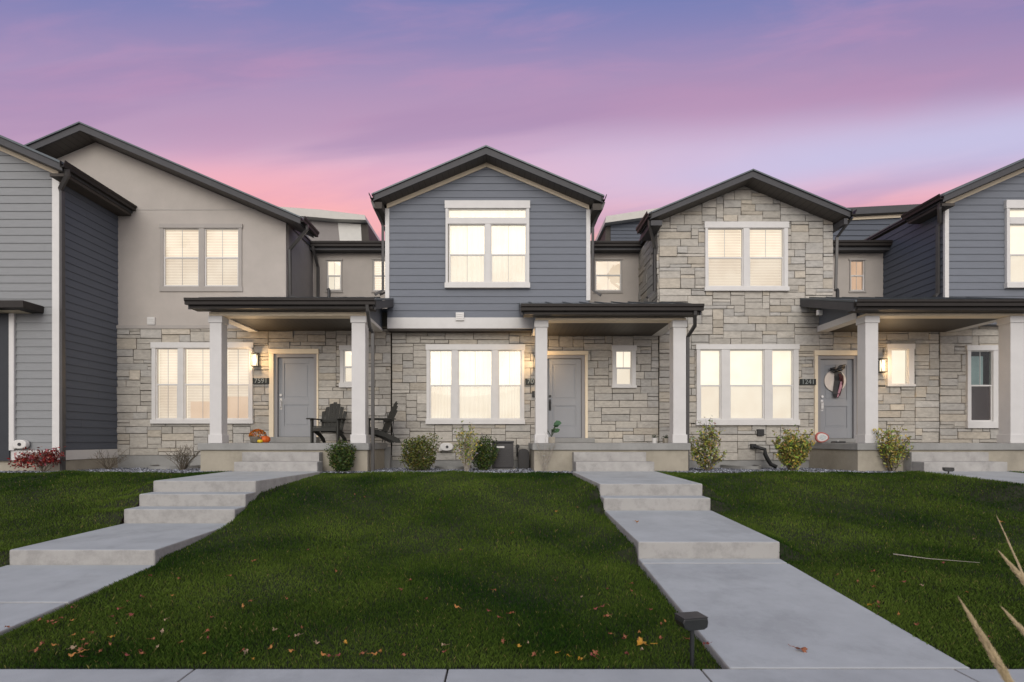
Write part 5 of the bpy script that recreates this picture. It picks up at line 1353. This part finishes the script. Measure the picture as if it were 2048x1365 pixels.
# =====================================================================  SKY, LIGHT, CAMERA
w = bpy.data.worlds.new('World'); sc.world = w; w.use_nodes = True
nt = w.node_tree; N, L = nt.nodes, nt.links; N.clear()
out = N.new('ShaderNodeOutputWorld'); bg = N.new('ShaderNodeBackground'); L.new(bg.outputs[0], out.inputs[0])
tc = N.new('ShaderNodeTexCoord'); sp = N.new('ShaderNodeSeparateXYZ'); L.new(tc.outputs['Generated'], sp.inputs[0])
def m2(op, a, b=None, c=None):
    n = N.new('ShaderNodeMath'); n.operation = op
    for i, v in enumerate((a, b, c)):
        if v is None: continue
        if isinstance(v, (int, float)): n.inputs[i].default_value = v
        else: L.new(v, n.inputs[i])
    return n.outputs[0]
X_, Y_, Z_ = sp.outputs
den = m2('SQRT', m2('ADD', m2('MULTIPLY', Y_, Y_), m2('MULTIPLY', m2('MULTIPLY', X_, X_), .08)))
el = m2('DIVIDE', Z_, m2('MAXIMUM', den, .05))            # tangent of elevation over a cloud bank lying east-west
az = m2('DIVIDE', X_, m2('MAXIMUM', m2('ABSOLUTE', Y_), .2))
cb = N.new('ShaderNodeCombineXYZ'); L.new(m2('MULTIPLY', az, .55), cb.inputs[0]); L.new(m2('ADD', m2('MULTIPLY', el, 2.6), m2('MULTIPLY', az, -.38)), cb.inputs[1]); L.new(Y_, cb.inputs[2])
n1 = N.new('ShaderNodeTexNoise'); n1.inputs['Scale'].default_value = 1.5; n1.inputs['Detail'].default_value = 4; n1.inputs['Roughness'].default_value = .45; n1.inputs['Distortion'].default_value = .3
L.new(cb.outputs[0], n1.inputs['Vector'])
nz = n1.outputs['Fac']
elw = m2('ADD', el, m2('MULTIPLY', m2('SUBTRACT', nz, .5), .09))
# shade of the clear sky by height
ramp = N.new('ShaderNodeValToRGB'); cr = ramp.color_ramp; cr.interpolation = 'B_SPLINE'
def lin(r, g, b): return tuple(((c / 255) / 12.92 if c / 255 < .04045 else ((c / 255 + .055) / 1.055) ** 2.4) for c in (r, g, b)) + (1,)
stops = [(0.0, (215, 165, 140)), (.34, (255, 184, 160)), (.42, (253, 172, 172)), (.49, (236, 176, 194)), (.53, (210, 176, 202)), (.60, (180, 150, 186)), (.68, (158, 138, 180)), (.76, (134, 130, 180)), (.86, (102, 120, 178)), (1.0, (90, 110, 170))]
cr.elements[0].position = 0; cr.elements[0].color = lin(*stops[0][1]); cr.elements[1].position = 1; cr.elements[1].color = lin(*stops[-1][1])
for p, c in stops[1:-1]:
    e = cr.elements.new(p); e.color = lin(*c)
L.new(elw, ramp.inputs[0])
# mauve and pale cloud streaks
n2 = N.new('ShaderNodeTexNoise'); n2.inputs['Scale'].default_value = 1.9; n2.inputs['Detail'].default_value = 5; n2.inputs['Roughness'].default_value = .5
cb2 = N.new('ShaderNodeCombineXYZ'); L.new(m2('MULTIPLY', az, .5), cb2.inputs[0]); L.new(m2('ADD', m2('MULTIPLY', el, 5.0), m2('MULTIPLY', az, -.75)), cb2.inputs[1]); L.new(m2('ADD', Y_, 4.3), cb2.inputs[2])
L.new(cb2.outputs[0], n2.inputs['Vector'])
def rng_(v, a, b):
    r = N.new('ShaderNodeMapRange'); r.interpolation_type = 'SMOOTHSTEP'; r.inputs['From Min'].default_value = a; r.inputs['From Max'].default_value = b; L.new(v, r.inputs['Value']); return r.outputs[0]
def mixc(f, a, c):
    x = N.new('ShaderNodeMix'); x.data_type = 'RGBA'; L.new(f, x.inputs[0]); L.new(a, x.inputs[6])
    if isinstance(c, tuple): x.inputs[7].default_value = c
    else: L.new(c, x.inputs[7])
    return x.outputs[2]
band = m2('MULTIPLY', rng_(n2.outputs['Fac'], .45, .62), .55)
c1 = mixc(band, ramp.outputs[0], lin(160, 134, 176))
n3 = N.new('ShaderNodeTexNoise'); n3.inputs['Scale'].default_value = 6; n3.inputs['Detail'].default_value = 7; n3.inputs['Roughness'].default_value = .55; n3.inputs['Distortion'].default_value = .4
cb3 = N.new('ShaderNodeCombineXYZ'); L.new(m2('MULTIPLY', az, .42), cb3.inputs[0]); L.new(m2('ADD', m2('MULTIPLY', el, 2.0), m2('MULTIPLY', az, -.22)), cb3.inputs[1]); L.new(m2('ADD', Y_, 9.1), cb3.inputs[2])
L.new(cb3.outputs[0], n3.inputs['Vector'])
c1 = mixc(m2('MULTIPLY', rng_(n3.outputs['Fac'], .42, .70), .30), c1, lin(206, 150, 184))
# the long mauve bank, rising to the right, with the pale gap beneath it
bc = m2('SUBTRACT', m2('SUBTRACT', el, .595), m2('ADD', m2('MULTIPLY', az, .065), m2('MULTIPLY', m2('SUBTRACT', nz, .5), .10)))
bank = m2('MULTIPLY', rng_(m2('ABSOLUTE', bc), .10, .0), .55)
c2 = mixc(bank, c1, lin(176, 140, 176))
gap = m2('MULTIPLY', m2('MULTIPLY', rng_(m2('ABSOLUTE', m2('ADD', bc, .14)), .12, .0), rng_(az, -.5, .6)), .85)
c3 = mixc(gap, c2, lin(196, 194, 228))
# physical sky adds its own faint dusk blue
sky = N.new('ShaderNodeTexSky'); sky.sky_type = 'NISHITA'; sky.sun_disc = False; sky.sun_elevation = R(8); sky.sun_rotation = R(180)
sm_ = N.new('ShaderNodeVectorMath'); sm_.operation = 'SCALE'; L.new(sky.outputs[0], sm_.inputs[0]); sm_.inputs['Scale'].default_value = .01
# boost added to the unseen sky behind the camera, to light the house fronts
back_boost = m2('ADD', 1.0, m2('MULTIPLY', rng_(Y_, .1, -.7), 1.2))
c3 = mixc(rng_(Z_, .68, .95), c3, lin(120, 142, 170))                    # overhead the blue of the open sky
c3 = mixc(rng_(Y_, .12, -.35), c3, lin(194, 190, 193))                   # neutral tint for that added light behind the camera
sc_ = N.new('ShaderNodeVectorMath'); sc_.operation = 'SCALE'; L.new(c3, sc_.inputs[0]); L.new(back_boost, sc_.inputs['Scale'])
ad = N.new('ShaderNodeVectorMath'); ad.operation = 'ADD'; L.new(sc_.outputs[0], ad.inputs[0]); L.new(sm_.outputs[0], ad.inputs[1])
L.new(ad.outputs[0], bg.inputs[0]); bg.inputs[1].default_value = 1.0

sl = bpy.data.lights.new('sun', 'SUN'); sl.energy = 1.3; sl.angle = R(35); sl.color = (1.0, .95, .86)
so = bpy.data.objects.new('sun', sl); col.objects.link(so)
so.rotation_euler = (R(68), 0, R(-4))

cam = bpy.data.cameras.new('camera'); co = bpy.data.objects.new('camera', cam); col.objects.link(co)
co.location = (0, 0, CZ); co.rotation_euler = (R(90), 0, 0)
cam.sensor_width = 36; cam.lens = F / 2048 * 36
cam.shift_x = (1024 - CX) / 2048; cam.shift_y = (HY - 682.5) / 2048
cam.clip_end = 500; cam.clip_start = .05
cam.dof.use_dof = True; cam.dof.focus_distance = 12.5; cam.dof.aperture_fstop = 2.8
sc.camera = co
sc.view_settings.view_transform = 'Standard'; sc.view_settings.look = 'None'; sc.view_settings.exposure = 0; sc.view_settings.gamma = 1
sc.cycles.max_bounces = 6; sc.cycles.transparent_max_bounces = 12
sc.cycles.use_denoising = True
